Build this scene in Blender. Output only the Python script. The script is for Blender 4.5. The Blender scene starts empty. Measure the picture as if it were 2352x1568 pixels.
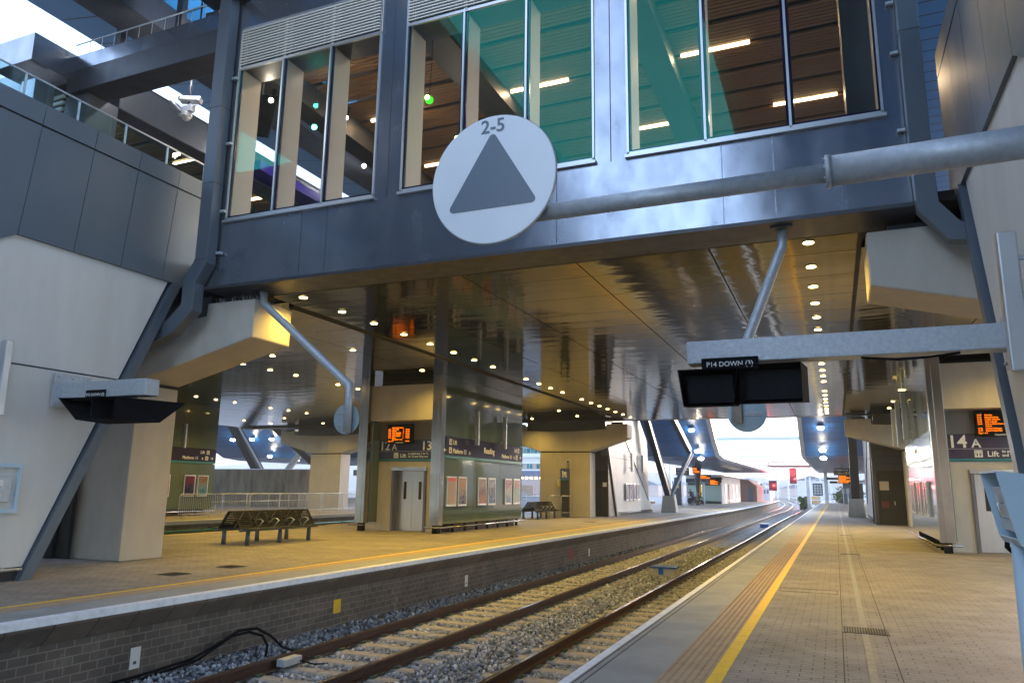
import bpy, bmesh, math, random
import numpy as np
from mathutils import Vector, Matrix
R = math.radians
sc = bpy.context.scene
col = sc.collection
random.seed(7); rng = np.random.default_rng(7)

# ------------------------------------------------------------------ camera
cd = bpy.data.cameras.new('camera'); cam = bpy.data.objects.new('camera', cd); col.objects.link(cam)
cd.sensor_width = 36; cd.lens = 36*1713/2352; cd.clip_start = 0.1; cd.clip_end = 6000
yaw, pit, rol = -0.40497, 0.193723, 0.0140074
fw = Vector((math.sin(yaw)*math.cos(pit), math.cos(yaw)*math.cos(pit), math.sin(pit)))
rt = Vector((math.cos(yaw), -math.sin(yaw), 0)); up = rt.cross(fw)
r2 = rt*math.cos(rol)+up*math.sin(rol); u2 = up*math.cos(rol)-rt*math.sin(rol)
m = Matrix((( r2.x, u2.x, -fw.x, 0), (r2.y, u2.y, -fw.y, 0), (r2.z, u2.z, -fw.z, 1.6), (0, 0, 0, 1)))
cam.matrix_world = m
sc.camera = cam

# ------------------------------------------------------------------ light
w = bpy.data.worlds.new('World'); sc.world = w; w.use_nodes = True
nt = w.node_tree; bg = nt.nodes['Background']
sky = nt.nodes.new('ShaderNodeTexSky'); sky.sky_type = 'NISHITA'; sky.sun_disc = False
SUN_EL, SUN_AZ = 7, 20            # low evening sun ahead of the camera, a little to the right
sky.sun_elevation = R(SUN_EL); sky.sun_rotation = R(SUN_AZ); sky.dust_density = 1.0; sky.ozone_density = 4.0
hsv = nt.nodes.new('ShaderNodeHueSaturation'); hsv.inputs['Saturation'].default_value = .62; hsv.inputs['Value'].default_value = 1.35   # thin evening veil of cloud
nt.links.new(sky.outputs[0], hsv.inputs['Color']); nt.links.new(hsv.outputs[0], bg.inputs[0]); bg.inputs[1].default_value = 0.15
sl = bpy.data.lights.new('sun', 'SUN'); so = bpy.data.objects.new('sun', sl); col.objects.link(so)
sl.energy = 0.6; sl.angle = R(12); sl.color = (1, .72, .55)
sd = Vector((math.sin(R(SUN_AZ))*math.cos(R(SUN_EL)), math.cos(R(SUN_AZ))*math.cos(R(SUN_EL)), math.sin(R(SUN_EL))))
so.rotation_euler = (-sd).to_track_quat('-Z', 'Y').to_euler(); so.location = (0, 300, 60)
sc.view_settings.view_transform = 'Standard'; sc.view_settings.look = 'None'
sc.view_settings.exposure = 3.08; sc.view_settings.gamma = 1
sc.cycles.use_light_tree = True; sc.cycles.max_bounces = 8; sc.cycles.diffuse_bounces = 4
sc.cycles.glossy_bounces = 4; sc.cycles.transparent_max_bounces = 16
WARM = (1.0, .65, .11)

# ------------------------------------------------------------------ materials
def mat(name, c, rough=.6, metal=0, c2=None, ns=3.0, nd=6, lo=.35, hi=.65, bump=0, bs=40, spec=.5, stretch=None, rn=0, emit=None, es=0):
    M = bpy.data.materials.new(name); M.use_nodes = True
    t = M.node_tree; b = t.nodes['Principled BSDF']; L = t.links
    b.inputs['Base Color'].default_value = (*c, 1); b.inputs['Roughness'].default_value = rough
    b.inputs['Metallic'].default_value = metal; b.inputs['Specular IOR Level'].default_value = spec
    tc = t.nodes.new('ShaderNodeTexCoord'); mp = t.nodes.new('ShaderNodeMapping')
    L.new(tc.outputs['Object'], mp.inputs[0])
    if stretch: mp.inputs['Scale'].default_value = stretch
    if c2 is not None or rn:
        n = t.nodes.new('ShaderNodeTexNoise'); n.inputs['Scale'].default_value = ns; n.inputs['Detail'].default_value = nd
        n.inputs['Roughness'].default_value = .62
        L.new(mp.outputs[0], n.inputs['Vector'])
        mr = t.nodes.new('ShaderNodeMapRange'); mr.inputs[1].default_value = lo; mr.inputs[2].default_value = hi
        L.new(n.outputs[0], mr.inputs[0])
        if c2 is not None:
            mx = t.nodes.new('ShaderNodeMix'); mx.data_type = 'RGBA'
            mx.inputs[6].default_value = (*c, 1); mx.inputs[7].default_value = (*c2, 1)
            L.new(mr.outputs[0], mx.inputs[0]); L.new(mx.outputs[2], b.inputs['Base Color'])
        if rn:
            mr2 = t.nodes.new('ShaderNodeMapRange'); mr2.inputs[3].default_value = rough; mr2.inputs[4].default_value = rough+rn
            L.new(mr.outputs[0], mr2.inputs[0]); L.new(mr2.outputs[0], b.inputs['Roughness'])
    if bump:
        n2 = t.nodes.new('ShaderNodeTexNoise'); n2.inputs['Scale'].default_value = bs; n2.inputs['Detail'].default_value = 4
        L.new(mp.outputs[0], n2.inputs['Vector'])
        bp = t.nodes.new('ShaderNodeBump'); bp.inputs['Strength'].default_value = bump; bp.inputs['Distance'].default_value = .02
        L.new(n2.outputs[0], bp.inputs['Height']); L.new(bp.outputs[0], b.inputs['Normal'])
    if emit:
        b.inputs['Emission Color'].default_value = (*emit, 1); b.inputs['Emission Strength'].default_value = es
    return M

def nodes(M): return M.node_tree.nodes, M.node_tree.links, M.node_tree.nodes['Principled BSDF']

def brickmat(name, c1, c2, mortar, bw, bh, ms, axes='XY', rough=.75, dirt=None, bump=.4):
    M = mat(name, c1, rough); N, L, b = nodes(M)
    tc = N.new('ShaderNodeTexCoord'); sp = N.new('ShaderNodeSeparateXYZ'); cb = N.new('ShaderNodeCombineXYZ')
    L.new(tc.outputs['Object'], sp.inputs[0])
    L.new(sp.outputs['XYZ'.index(axes[0])], cb.inputs[0]); L.new(sp.outputs['XYZ'.index(axes[1])], cb.inputs[1])
    br = N.new('ShaderNodeTexBrick'); L.new(cb.outputs[0], br.inputs['Vector'])
    br.inputs['Scale'].default_value = 1; br.inputs['Brick Width'].default_value = bw; br.inputs['Row Height'].default_value = bh
    br.inputs['Mortar Size'].default_value = ms; br.inputs['Mortar Smooth'].default_value = .3
    br.inputs['Color1'].default_value = (*c1, 1); br.inputs['Color2'].default_value = (*c2, 1); br.inputs['Mortar'].default_value = (*mortar, 1)
    n = N.new('ShaderNodeTexNoise'); n.inputs['Scale'].default_value = .9; n.inputs['Detail'].default_value = 8; n.inputs['Roughness'].default_value = .7
    L.new(tc.outputs['Object'], n.inputs['Vector'])
    mr = N.new('ShaderNodeMapRange'); mr.inputs[1].default_value = .35; mr.inputs[2].default_value = .7; mr.inputs[3].default_value = .72; mr.inputs[4].default_value = 1.18
    L.new(n.outputs[0], mr.inputs[0])
    vm = N.new('ShaderNodeVectorMath'); vm.operation = 'SCALE'; L.new(br.outputs['Color'], vm.inputs[0]); L.new(mr.outputs[0], vm.inputs['Scale'])
    out = vm.outputs[0]
    if dirt:
        n3 = N.new('ShaderNodeTexNoise'); n3.inputs['Scale'].default_value = 2.2; n3.inputs['Detail'].default_value = 10; n3.inputs['Roughness'].default_value = .75
        L.new(tc.outputs['Object'], n3.inputs['Vector'])
        m3 = N.new('ShaderNodeMapRange'); m3.inputs[1].default_value = .58; m3.inputs[2].default_value = .72; L.new(n3.outputs[0], m3.inputs[0])
        mx = N.new('ShaderNodeMix'); mx.data_type = 'RGBA'; mx.inputs[7].default_value = (*dirt, 1)
        L.new(m3.outputs[0], mx.inputs[0]); L.new(out, mx.inputs[6]); out = mx.outputs[2]
    if name == 'brick_paving':
        n5 = N.new('ShaderNodeTexNoise'); n5.inputs['Scale'].default_value = 3.5; n5.inputs['Detail'].default_value = 6; L.new(tc.outputs['Object'], n5.inputs['Vector'])
        m5 = N.new('ShaderNodeMapRange'); m5.inputs[1].default_value = .36; m5.inputs[2].default_value = .56; L.new(n5.outputs[0], m5.inputs[0])
        mq = N.new('ShaderNodeMix'); mq.data_type = 'RGBA'; mq.inputs[6].default_value = (c1[0]*.93, c1[1]*.93, c1[2]*.93, 1); L.new(m5.outputs[0], mq.inputs[0]); L.new(br.outputs['Color'], mq.inputs[7])
        L.new(mq.outputs[2], vm.inputs[0])
        n6 = N.new('ShaderNodeTexNoise'); n6.inputs['Scale'].default_value = .35; n6.inputs['Detail'].default_value = 9; n6.inputs['Roughness'].default_value = .7; L.new(tc.outputs['Object'], n6.inputs['Vector'])
        m6 = N.new('ShaderNodeMapRange'); m6.inputs[1].default_value = .3; m6.inputs[2].default_value = .75; m6.inputs[3].default_value = .78; m6.inputs[4].default_value = 1.22; L.new(n6.outputs[0], m6.inputs[0])
        v6 = N.new('ShaderNodeVectorMath'); v6.operation = 'SCALE'; L.new(out, v6.inputs[0]); L.new(m6.outputs[0], v6.inputs['Scale']); out = v6.outputs[0]
        v7 = N.new('ShaderNodeTexVoronoi'); v7.inputs['Scale'].default_value = 1.7; L.new(tc.outputs['Object'], v7.inputs['Vector'])
        m7 = N.new('ShaderNodeMapRange'); m7.inputs[1].default_value = .028; m7.inputs[2].default_value = .04; m7.inputs[3].default_value = .62; m7.inputs[4].default_value = 1; L.new(v7.outputs['Distance'], m7.inputs[0])
        v8 = N.new('ShaderNodeVectorMath'); v8.operation = 'SCALE'; L.new(out, v8.inputs[0]); L.new(m7.outputs[0], v8.inputs['Scale']); out = v8.outputs[0]
    L.new(out, b.inputs['Base Color'])
    if bump:
        bp = N.new('ShaderNodeBump'); bp.inputs['Strength'].default_value = bump; bp.inputs['Distance'].default_value = .01; bp.invert = True
        L.new(br.outputs['Fac'], bp.inputs['Height']); L.new(bp.outputs[0], b.inputs['Normal'])
    return M

def emat(name, c, s):
    M = bpy.data.materials.new(name); M.use_nodes = True; t = M.node_tree
    t.nodes.remove(t.nodes['Principled BSDF']); e = t.nodes.new('ShaderNodeEmission')
    e.inputs[0].default_value = (*c, 1); e.inputs[1].default_value = s
    t.links.new(e.outputs[0], t.nodes['Material Output'].inputs[0]); return M

def glassmat(name, tint, refl, ior=1.5, boost=1.0):
    M = bpy.data.materials.new(name); M.use_nodes = True; t = M.node_tree; L = t.links
    t.nodes.remove(t.nodes['Principled BSDF'])
    tr = t.nodes.new('ShaderNodeBsdfTransparent'); tr.inputs[0].default_value = (*tint, 1)
    g = t.nodes.new('ShaderNodeBsdfGlossy'); g.inputs['Color'].default_value = (*refl, 1); g.inputs['Roughness'].default_value = .01
    f = t.nodes.new('ShaderNodeFresnel'); f.inputs[0].default_value = ior
    mu = t.nodes.new('ShaderNodeMath'); mu.operation = 'MULTIPLY'; mu.inputs[1].default_value = boost; mu.use_clamp = True
    mx = t.nodes.new('ShaderNodeMixShader'); L.new(f.outputs[0], mu.inputs[0])
    gg = t.nodes.new('ShaderNodeNewGeometry'); iv = t.nodes.new('ShaderNodeMath'); iv.operation = 'SUBTRACT'; iv.inputs[0].default_value = 1; L.new(gg.outputs['Backfacing'], iv.inputs[1])
    m2 = t.nodes.new('ShaderNodeMath'); m2.operation = 'MULTIPLY'; L.new(mu.outputs[0], m2.inputs[0]); L.new(iv.outputs[0], m2.inputs[1]); L.new(m2.outputs[0], mx.inputs[0])
    L.new(tr.outputs[0], mx.inputs[1]); L.new(g.outputs[0], mx.inputs[2]); L.new(mx.outputs[0], t.nodes['Material Output'].inputs[0])
    return M

m_paver = brickmat('brick_paving', (.31,.28,.25), (.255,.23,.205), (.06,.05,.042), .2, .1, .006, 'XY', .7, None, .5)
m_slab = mat('grey_edge_slab', (.34,.35,.34), .7, 0, (.26,.265,.26), 1.6, 9)
m_tact = mat('tactile_paving', (.43,.32,.21), .7, 0, (.35,.255,.165), 5)
m_yel = mat('yellow_line_paint', (.84,.55,.015), .6, 0, (.60,.40,.05), 9, 8, .5, .75)
m_white = mat('white_edge_paint', (.86,.87,.90), .6, 0, (.62,.63,.65), 8, 8, .45, .8)
m_wall = brickmat('platform_brick', (.165,.135,.11), (.11,.09,.075), (.25,.215,.18), .24, .112, .010, 'YZ', .85, (.30,.27,.23), .6)
m_corb = brickmat('corbel_slabs', (.17,.135,.105), (.13,.105,.085), (.07,.055,.045), .6, 2., .012, 'YZ', .85, (.27,.24,.20), .4)
m_conc = mat('pale_precast_concrete', (.50,.46,.39), .75, 0, (.42,.385,.33), 1.7, 10, .35, .7, bump=.08, bs=60, stretch=(1.4,1.4,.6))
m_grc = mat('smooth_white_concrete', (.64,.62,.575), .6, 0, (.54,.52,.48), .9, 9, .3, .75, stretch=(1,2.2,.45))
m_clad = mat('grey_cladding', (.10,.128,.158), .36, .1, (.09,.115,.143), .7, 4, rn=.08)
m_cladseam = mat('cladding_joint', (.025,.03,.035), .6)
m_trim = mat('blue_grey_trim', (.095,.115,.14), .4, .15)
m_fascia = mat('painted_steel_fascia', (.33,.35,.39), .13, .8, (.22,.24,.28), 1.6, 10, .34, .66, rn=.16, bump=.02, bs=3, stretch=(1,1,.55))
m_steel = mat('dark_grey_steel', (.055,.058,.068), .35, .2, (.045,.048,.058), 3, 6, rn=.12)
m_ss = mat('brushed_stainless_steel', (.38,.365,.35), .2, 1, (.33,.315,.30), 1.5, 3, rn=.05)
m_green = mat('green_glass_cladding', (.095,.130,.108), .07, 0, (.082,.115,.096), .6, 2, spec=.7)
m_navy = mat('navy_sign_panel', (.018,.012,.055), .12, spec=.6)
m_teal = mat('teal_stripe', (.01,.17,.20), .3)
m_black = mat('black_plastic', (.012,.012,.014), .8, spec=.02)
m_dark = mat('dark_recess', (.02,.018,.017), .7)
m_galv = mat('galvanised_steel', (.52,.55,.58), .42, .45, (.43,.46,.49), 22, 6, .35, .65, rn=.2, bump=.05, bs=30)
m_alu = mat('silver_aluminium', (.55,.56,.57), .35, .8)
m_blue = mat('blue_canopy_boards', (.012,.105,.30), .33, .1, (.010,.085,.25), .5, 4)
m_rail = mat('rusty_rail', (.085,.04,.024), .6, .3, (.055,.027,.018), 8, 6)
m_railtop = mat('polished_rail_head', (.50,.42,.36), .2, 1)
m_sleep = mat('concrete_sleeper', (.42,.395,.355), .85, 0, (.28,.25,.21), 6, 9, bump=.15, bs=30)
m_clip = mat('green_rail_clip', (.03,.17,.09), .5, 0, (.10,.06,.03), 25, 3)
m_ceil = mat('wood_slat', (.21,.12,.058), .6, 0, (.155,.088,.043), 4, 6, stretch=(.3,9,9))
m_cream = mat('cream_reveal', (.50,.455,.41), .5)
m_seat = mat('perforated_grey_metal', (.008,.008,.010), .6, 0, spec=.2)
m_door = mat('lift_door_steel', (.50,.47,.46), .3, .8, (.46,.43,.42), 3, 4, stretch=(8,8,.5))
m_board = mat('departure_board_face', (.012,.008,.006), .3)
m_amber2 = emat('amber_led_bright', (1,.17,.004), .30)
m_signw = mat('white_lettering', (.75,.75,.72), .5)
m_disc = mat('round_sign_face', (.84,.86,.89), .25, 0, (.80,.825,.86), 2, 4)
m_discback = mat('round_sign_back', (.33,.42,.46), .4, .4)
m_arrow = mat('sign_arrow_grey', (.12,.155,.20), .35)
m_lens = emat('downlight_lens', (1,.70,.22), 5)
m_tube = emat('strip_lamp', (1,.72,.36), 2.2)
m_white_l = emat('white_lamp', (1,.93,.78), 20)
m_spot = emat('spot_lamp', (1,.88,.62), 14)
m_lbox = mat('light_blue_cabinet', (.47,.60,.68), .45, 0, (.44,.565,.65), 3)
m_purple = mat('purple_panel', (.035,.01,.25), .3)
m_wood = mat('pale_timber_fence', (.55,.40,.30), .8, 0, (.42,.30,.22), 6)
m_redbrick = mat('far_brick', (.30,.15,.11), .85, 0, (.24,.12,.09), 6)
m_render = mat('white_render', (.62,.58,.55), .8)
m_pinkr = mat('pink_render', (.50,.38,.34), .8)
m_roofg = mat('slate_roof', (.10,.12,.16), .7)
m_win = mat('dark_window_glass', (.02,.10,.11), .08, spec=.8)
m_teal_w = mat('teal_window_glass', (.01,.22,.22), .12, spec=.8)
m_pale = mat('pale_metal', (.60,.62,.66), .4, .3)
m_roofmetal = mat('silver_canopy_edge', (.48,.46,.47), .35, .6)
m_hill = mat('far_hill', (.10,.10,.13), .95, 0, (.15,.14,.16), .012, 8)
m_tree = mat('green_leaves', (.06,.13,.03), .8, 0, (.10,.18,.04), 2)
m_trunk = mat('bark', (.07,.05,.035), .9)
m_redl = emat('red_signal_lamp', (1,.03,.04), 3)
m_skin = mat('skin', (.42,.25,.18), .6)
m_glass = glassmat('window_glass', (.80,.80,.80), (.02,.62,.42), 1.5, 1.7)
m_balglass = glassmat('balustrade_glass', (.78,.92,.92), (.8,.95,1), 1.45, 1.2)
m_orange = mat('orange_plant', (.75,.30,.03), .5)
m_orangetxt = mat('yellow_lettering', (.85,.60,.03), .5)

# soffit: dark bronze mirror-like metal panels, each bowed a little
m_soff = mat('bronze_soffit_panel', (.100,.086,.072), .08, 1.0); N, L, b = nodes(m_soff)
tc = N.new('ShaderNodeTexCoord'); mp = N.new('ShaderNodeMapping'); mp.inputs['Scale'].default_value = (.55, 1.6, 1); L.new(tc.outputs['Object'], mp.inputs[0])
n1 = N.new('ShaderNodeTexNoise'); n1.inputs['Scale'].default_value = 1.1; n1.inputs['Detail'].default_value = 2.5; L.new(mp.outputs[0], n1.inputs['Vector'])
bp = N.new('ShaderNodeBump'); bp.inputs['Strength'].default_value = .5; bp.inputs['Distance'].default_value = .02
L.new(n1.outputs[0], bp.inputs['Height']); L.new(bp.outputs[0], b.inputs['Normal'])

# canopy boards: horizontal joints
def board_lines(M, axis, pitch, wd=.03, base=(.012,.105,.30), dark=(.003,.012,.03)):
    N, L, b = nodes(M)
    tc = N.new('ShaderNodeTexCoord'); sp = N.new('ShaderNodeSeparateXYZ'); L.new(tc.outputs['Object'], sp.inputs[0])
    d = N.new('ShaderNodeMath'); d.operation = 'DIVIDE'; d.inputs[1].default_value = pitch; L.new(sp.outputs[axis], d.inputs[0])
    fr = N.new('ShaderNodeMath'); fr.operation = 'FRACT'; L.new(d.outputs[0], fr.inputs[0])
    lt = N.new('ShaderNodeMath'); lt.operation = 'LESS_THAN'; lt.inputs[1].default_value = wd/pitch; L.new(fr.outputs[0], lt.inputs[0])
    mx = N.new('ShaderNodeMix'); mx.data_type = 'RGBA'; mx.inputs[6].default_value = (*base, 1); mx.inputs[7].default_value = (*dark, 1)
    L.new(lt.outputs[0], mx.inputs[0]); L.new(mx.outputs[2], b.inputs['Base Color'])
    return M
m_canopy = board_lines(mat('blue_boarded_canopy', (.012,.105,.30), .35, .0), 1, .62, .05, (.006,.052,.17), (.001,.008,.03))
m_canopy_lit = board_lines(mat('blue_boarded_canopy_lit_tone', (.03,.2,.5), .35, .1), 1, .62, .05, (.035,.22,.55), (.004,.03,.08))  # same blue boards, their light painted in as a brighter blue
m_tactdots = m_tact

# ------------------------------------------------------------------ object helpers
BASE = {}
def tag(o, label=None, cat=None, group=None, kind=None):
    if label: o['label'] = label
    if cat: o['category'] = cat
    if group: o['group'] = group
    if kind: o['kind'] = kind
    return o
def thing(name, label, cat, loc=(0,0,0), group=None):
    o = bpy.data.objects.new(name, None); col.objects.link(o); o.location = loc; o.empty_display_size = .2
    BASE[o.name] = Vector(loc); tag(o, label, cat, group); return o
def link(name, me, parent=None, loc=None):
    o = bpy.data.objects.new(name, me); col.objects.link(o)
    if parent is not None:
        o.parent = parent; BASE[o.name] = BASE[parent.name]
        if loc is not None:
            o.location = Vector(loc)-BASE[parent.name]; BASE[o.name] = Vector(loc)
    else:
        BASE[o.name] = Vector(loc or (0,0,0)); o.location = BASE[o.name]
    return o
class MB:
    def __init__(s): s.v = []; s.f = []; s.sm = []; s.mi = []; s.cur = 0
    def poly(s, pts, smooth=False):
        i = len(s.v); s.v += [tuple(p) for p in pts]; s.f.append(tuple(range(i, i+len(pts)))); s.sm.append(smooth); s.mi.append(s.cur)
    def faces(s, vs, fs, smooth=False):
        i = len(s.v); s.v += [tuple(p) for p in vs]
        for f in fs: s.f.append(tuple(i+k for k in f)); s.sm.append(smooth); s.mi.append(s.cur)
    def box(s, x0, x1, y0, y1, z0, z1):
        if x0 > x1: x0, x1 = x1, x0
        if y0 > y1: y0, y1 = y1, y0
        if z0 > z1: z0, z1 = z1, z0
        s.faces([(x0,y0,z0),(x1,y0,z0),(x1,y1,z0),(x0,y1,z0),(x0,y0,z1),(x1,y0,z1),(x1,y1,z1),(x0,y1,z1)],
                [(0,3,2,1),(4,5,6,7),(0,1,5,4),(1,2,6,5),(2,3,7,6),(3,0,4,7)]); return s
    def prism(s, pts, axis, a, b):
        # pts: 2-D outline; axis 0: (y,z) extruded in x, 1: (x,z) in y, 2: (x,y) in z
        n = len(pts)
        def P(p, t): return (t, p[0], p[1]) if axis == 0 else ((p[0], t, p[1]) if axis == 1 else (p[0], p[1], t))
        vs = [P(p, a) for p in pts]+[P(p, b) for p in pts]
        fs = [tuple(range(n))[::-1], tuple(range(n, 2*n))]+[(i, (i+1) % n, n+(i+1) % n, n+i) for i in range(n)]
        s.faces(vs, fs); return s
    def tube(s, pts, r, seg=10, caps=True, rs=None):
        pts = [Vector(p) for p in pts]; rings = []
        prev = None
        for i, p in enumerate(pts):
            d = (pts[min(i+1, len(pts)-1)]-pts[max(i-1, 0)]).normalized()
            if prev is None:
                a = Vector((0,0,1)) if abs(d.z) < .9 else Vector((1,0,0))
                u = d.cross(a).normalized()
            else: u = (prev-d*prev.dot(d)).normalized()
            prev = u; v = d.cross(u)
            rr = rs[i] if rs else r
            if 0 < i < len(pts)-1:
                d1 = (pts[i]-pts[i-1]).normalized(); d2 = (pts[i+1]-pts[i]).normalized()
                k = 1/max(.4, math.cos(d1.angle(d2)/2)) if d1.angle(d2) > .1 else 1
            else: k = 1
            rings.append([p+(u*math.cos(2*math.pi*j/seg)+v*math.sin(2*math.pi*j/seg))*rr*k for j in range(seg)])
        i0 = len(s.v)
        for rg in rings: s.v += [tuple(q) for q in rg]
        for i in range(len(rings)-1):
            for j in range(seg):
                s.f.append((i0+i*seg+j, i0+i*seg+(j+1) % seg, i0+(i+1)*seg+(j+1) % seg, i0+(i+1)*seg+j)); s.sm.append(True); s.mi.append(s.cur)
        if caps:
            s.f.append(tuple(i0+j for j in range(seg))[::-1]); s.sm.append(False); s.mi.append(s.cur)
            n = i0+(len(rings)-1)*seg; s.f.append(tuple(n+j for j in range(seg))); s.sm.append(False); s.mi.append(s.cur)
        return s
    def disc(s, c, r, axis, th, seg=40, sx=1):
        c = Vector(c)
        def P(a, t):
            x, y = r*math.cos(a)*sx, r*math.sin(a)
            return {0: (c.x+t, c.y+x, c.z+y), 1: (c.x+x, c.y+t, c.z+y), 2: (c.x+x, c.y+y, c.z+t)}[axis]
        A = [P(2*math.pi*k/seg, 0) for k in range(seg)]; B = [P(2*math.pi*k/seg, th) for k in range(seg)]
        s.faces(A+B, [tuple(range(seg))[::-1], tuple(range(seg, 2*seg))])
        s.faces(A+B, [(k, (k+1) % seg, seg+(k+1) % seg, seg+k) for k in range(seg)], True); return s
    def sphere(s, c, r, seg=10, rg=7, sc_=(1,1,1)):
        vs = []; fs = []
        for i in range(rg+1):
            th = math.pi*i/rg
            for j in range(seg):
                ph = 2*math.pi*j/seg
                vs.append((c[0]+r*sc_[0]*math.sin(th)*math.cos(ph), c[1]+r*sc_[1]*math.sin(th)*math.sin(ph), c[2]+r*sc_[2]*math.cos(th)))
        for i in range(rg):
            for j in range(seg): fs.append((i*seg+j, (i+1)*seg+j, (i+1)*seg+(j+1) % seg, i*seg+(j+1) % seg))
        s.faces(vs, fs, True); return s
    def mesh(s, name, mats, base=(0,0,0), fix=True):
        me = bpy.data.meshes.new(name); b = Vector(base)
        me.from_pydata([(v[0]-b.x, v[1]-b.y, v[2]-b.z) for v in s.v], [], s.f)
        me.polygons.foreach_set('use_smooth', s.sm); me.polygons.foreach_set('material_index', s.mi)
        for mm in (mats if isinstance(mats, (list, tuple)) else [mats]): me.materials.append(mm)
        if fix:
            bm = bmesh.new(); bm.from_mesh(me); bmesh.ops.recalc_face_normals(bm, faces=bm.faces); bm.to_mesh(me); bm.free()
        me.update(); return me
    def obj(s, name, mats, parent=None, loc=None, bevel=0, **kw):
        base = BASE[parent.name] if parent is not None and loc is None else (loc or (0,0,0))
        me = s.mesh(name, mats, base)
        o = link(name, me, parent, loc)
        if bevel:
            bmod = o.modifiers.new('bevel', 'BEVEL'); bmod.width = bevel; bmod.segments = 2; bmod.limit_method = 'ANGLE'
        if kw: tag(o, **kw)
        return o
def B(x0, x1, y0, y1, z0, z1): return MB().box(x0, x1, y0, y1, z0, z1)
ORD = ['first','second','third','fourth','fifth','sixth','seventh','eighth','ninth','tenth','eleventh','twelfth','thirteenth','fourteenth','fifteenth','sixteenth','seventeenth','eighteenth','nineteenth','twentieth','twenty-first','twenty-second','twenty-third','twenty-fourth']
def dup(root, loc, label=None, rotz=None, group=None):
    r = root.copy(); col.objects.link(r); r.location = loc; BASE[r.name] = Vector(loc)
    if rotz is not None: r.rotation_euler = (0, 0, rotz)
    if label: r['label'] = label
    if group: r['group'] = group
    for ch in [c for c in bpy.data.objects if c.parent == root]:
        c = ch.copy(); col.objects.link(c); c.parent = r
        for g in [q for q in bpy.data.objects if q.parent == ch]:
            d = g.copy(); col.objects.link(d); d.parent = c
    return r
ROT = {'-Y': (R(90), 0, 0), '+X': (R(90), 0, R(90)), '-X': (R(90), 0, R(-90)), '+Y': (R(90), 0, R(180))}
def text(s, size, loc, facing, m_, parent, name='lettering', align='LEFT', bold=None, sx=1):
    if bold is None: bold = size*.016
    cu = bpy.data.curves.new('t', 'FONT'); cu.body = s; cu.size = size; cu.align_x = align; cu.extrude = .002; cu.offset = bold; cu.resolution_u = 3
    o = bpy.data.objects.new('t', cu); col.objects.link(o)
    me = bpy.data.meshes.new_from_object(o.evaluated_get(bpy.context.evaluated_depsgraph_get()))
    bpy.data.objects.remove(o); bpy.data.curves.remove(cu)
    from mathutils import Euler
    base = BASE[parent.name]
    M4 = Matrix.Translation(Vector(loc)-base) @ Euler(ROT[facing]).to_matrix().to_4x4() @ Matrix.Scale(sx, 4, (1,0,0))
    me.transform(M4); me.materials.clear(); me.materials.append(m_); me.name = name
    return link(name, me, parent)

# ================================================================== GROUND AND PLATFORMS
tag(B(-900, 900, -200, 3000, -1.6, -1.32).obj('ground', mat('dark_ground', (.16,.15,.15), .9, 0, (.22,.21,.21), .05, 8)), kind='structure')
EL = [(-8,-8.78),(6,-8.74),(14,-8.66),(25,-8.56),(38,-8.42),(55,-8.36),(68,-8.2),(84,-8.25),(94,-8.35),(110,-8.6),(124,-8.97),(150,-9.7)]
def edge_l(y):
    for (a, xa), (b_, xb) in zip(EL, EL[1:]):
        if y <= b_: return xa+(xb-xa)*(y-a)/(b_-a)
    return EL[-1][1]
YS = [-8+2*i for i in range(80)]
def strip(xf0, xf1, z, ys=YS, zb=None):
    mb = MB()
    for a, b_ in zip(ys, ys[1:]):
        mb.poly([(xf0(a), a, z), (xf1(a), a, z), (xf1(b_), b_, z), (xf0(b_), b_, z)])
    return mb
def curve_slab(xf0, xf1, z0, z1, ys=YS):
    n = len(ys); vs = []
    for y in ys: vs += [(xf0(y), y, z0), (xf1(y), y, z0), (xf1(y), y, z1), (xf0(y), y, z1)]
    fs = [(0,1,2,3), (4*n-4,4*n-1,4*n-2,4*n-3)]
    for i in range(n-1):
        k = 4*i; fs += [(k,k+4,k+5,k+1), (k+1,k+5,k+6,k+2), (k+2,k+6,k+7,k+3), (k+3,k+7,k+4,k)]
    mb = MB(); mb.faces(vs, fs); return mb
def platform_left():
    E_ = edge_l
    o = curve_slab(lambda y: -19.5, lambda y: E_(y)-.30, -1.32, -.012).obj('platform', m_wall); tag(o, kind='structure')
    tag(strip(lambda y: -19.2, lambda y: E_(y)-1.15, 0).obj('paving', m_paver), kind='structure')
    tag(strip(lambda y: E_(y)-1.25, lambda y: E_(y)-1.15, .004).obj('platform_line', m_yel), kind='structure')
    tag(strip(lambda y: E_(y)-1.15, lambda y: E_(y)-.80, .002).obj('tactile_strip', m_tact), kind='structure')
    tag(curve_slab(lambda y: E_(y)-.80, lambda y: E_(y)-.045, -.075, 0).obj('platform_edge', m_slab), kind='structure')
    tag(curve_slab(lambda y: E_(y)-.045, lambda y: E_(y), -.085, .004).obj('platform_line', m_white), kind='structure')
    tag(strip(lambda y: E_(y)-.17, lambda y: E_(y)-.045, .005).obj('platform_line', m_white), kind='structure')
    # corbel course under the coping
    ys = YS; n = len(ys); vs = []
    for y in ys: vs += [(E_(y)-.06, y, -.08), (E_(y)-.06, y, -.13), (E_(y)-.27, y, -.36), (E_(y)-.31, y, -.36), (E_(y)-.31, y, -.08)]
    fs = []
    for i in range(n-1):
        k = 5*i
        for j in range(5): fs.append((k+j, k+5+j, k+5+(j+1) % 5, k+(j+1) % 5))
    mb = MB(); mb.faces(vs, fs); tag(mb.obj('platform_corbel', m_corb), kind='structure')
    # far side of the island
    tag(B(-19.42, -19.32, -8, 150, 0, .004).obj('platform_line', m_yel), kind='structure')
    tag(B(-19.62, -19.2, -8, 150, -.1, -.002).obj('platform_edge', m_slab), kind='structure')
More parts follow.
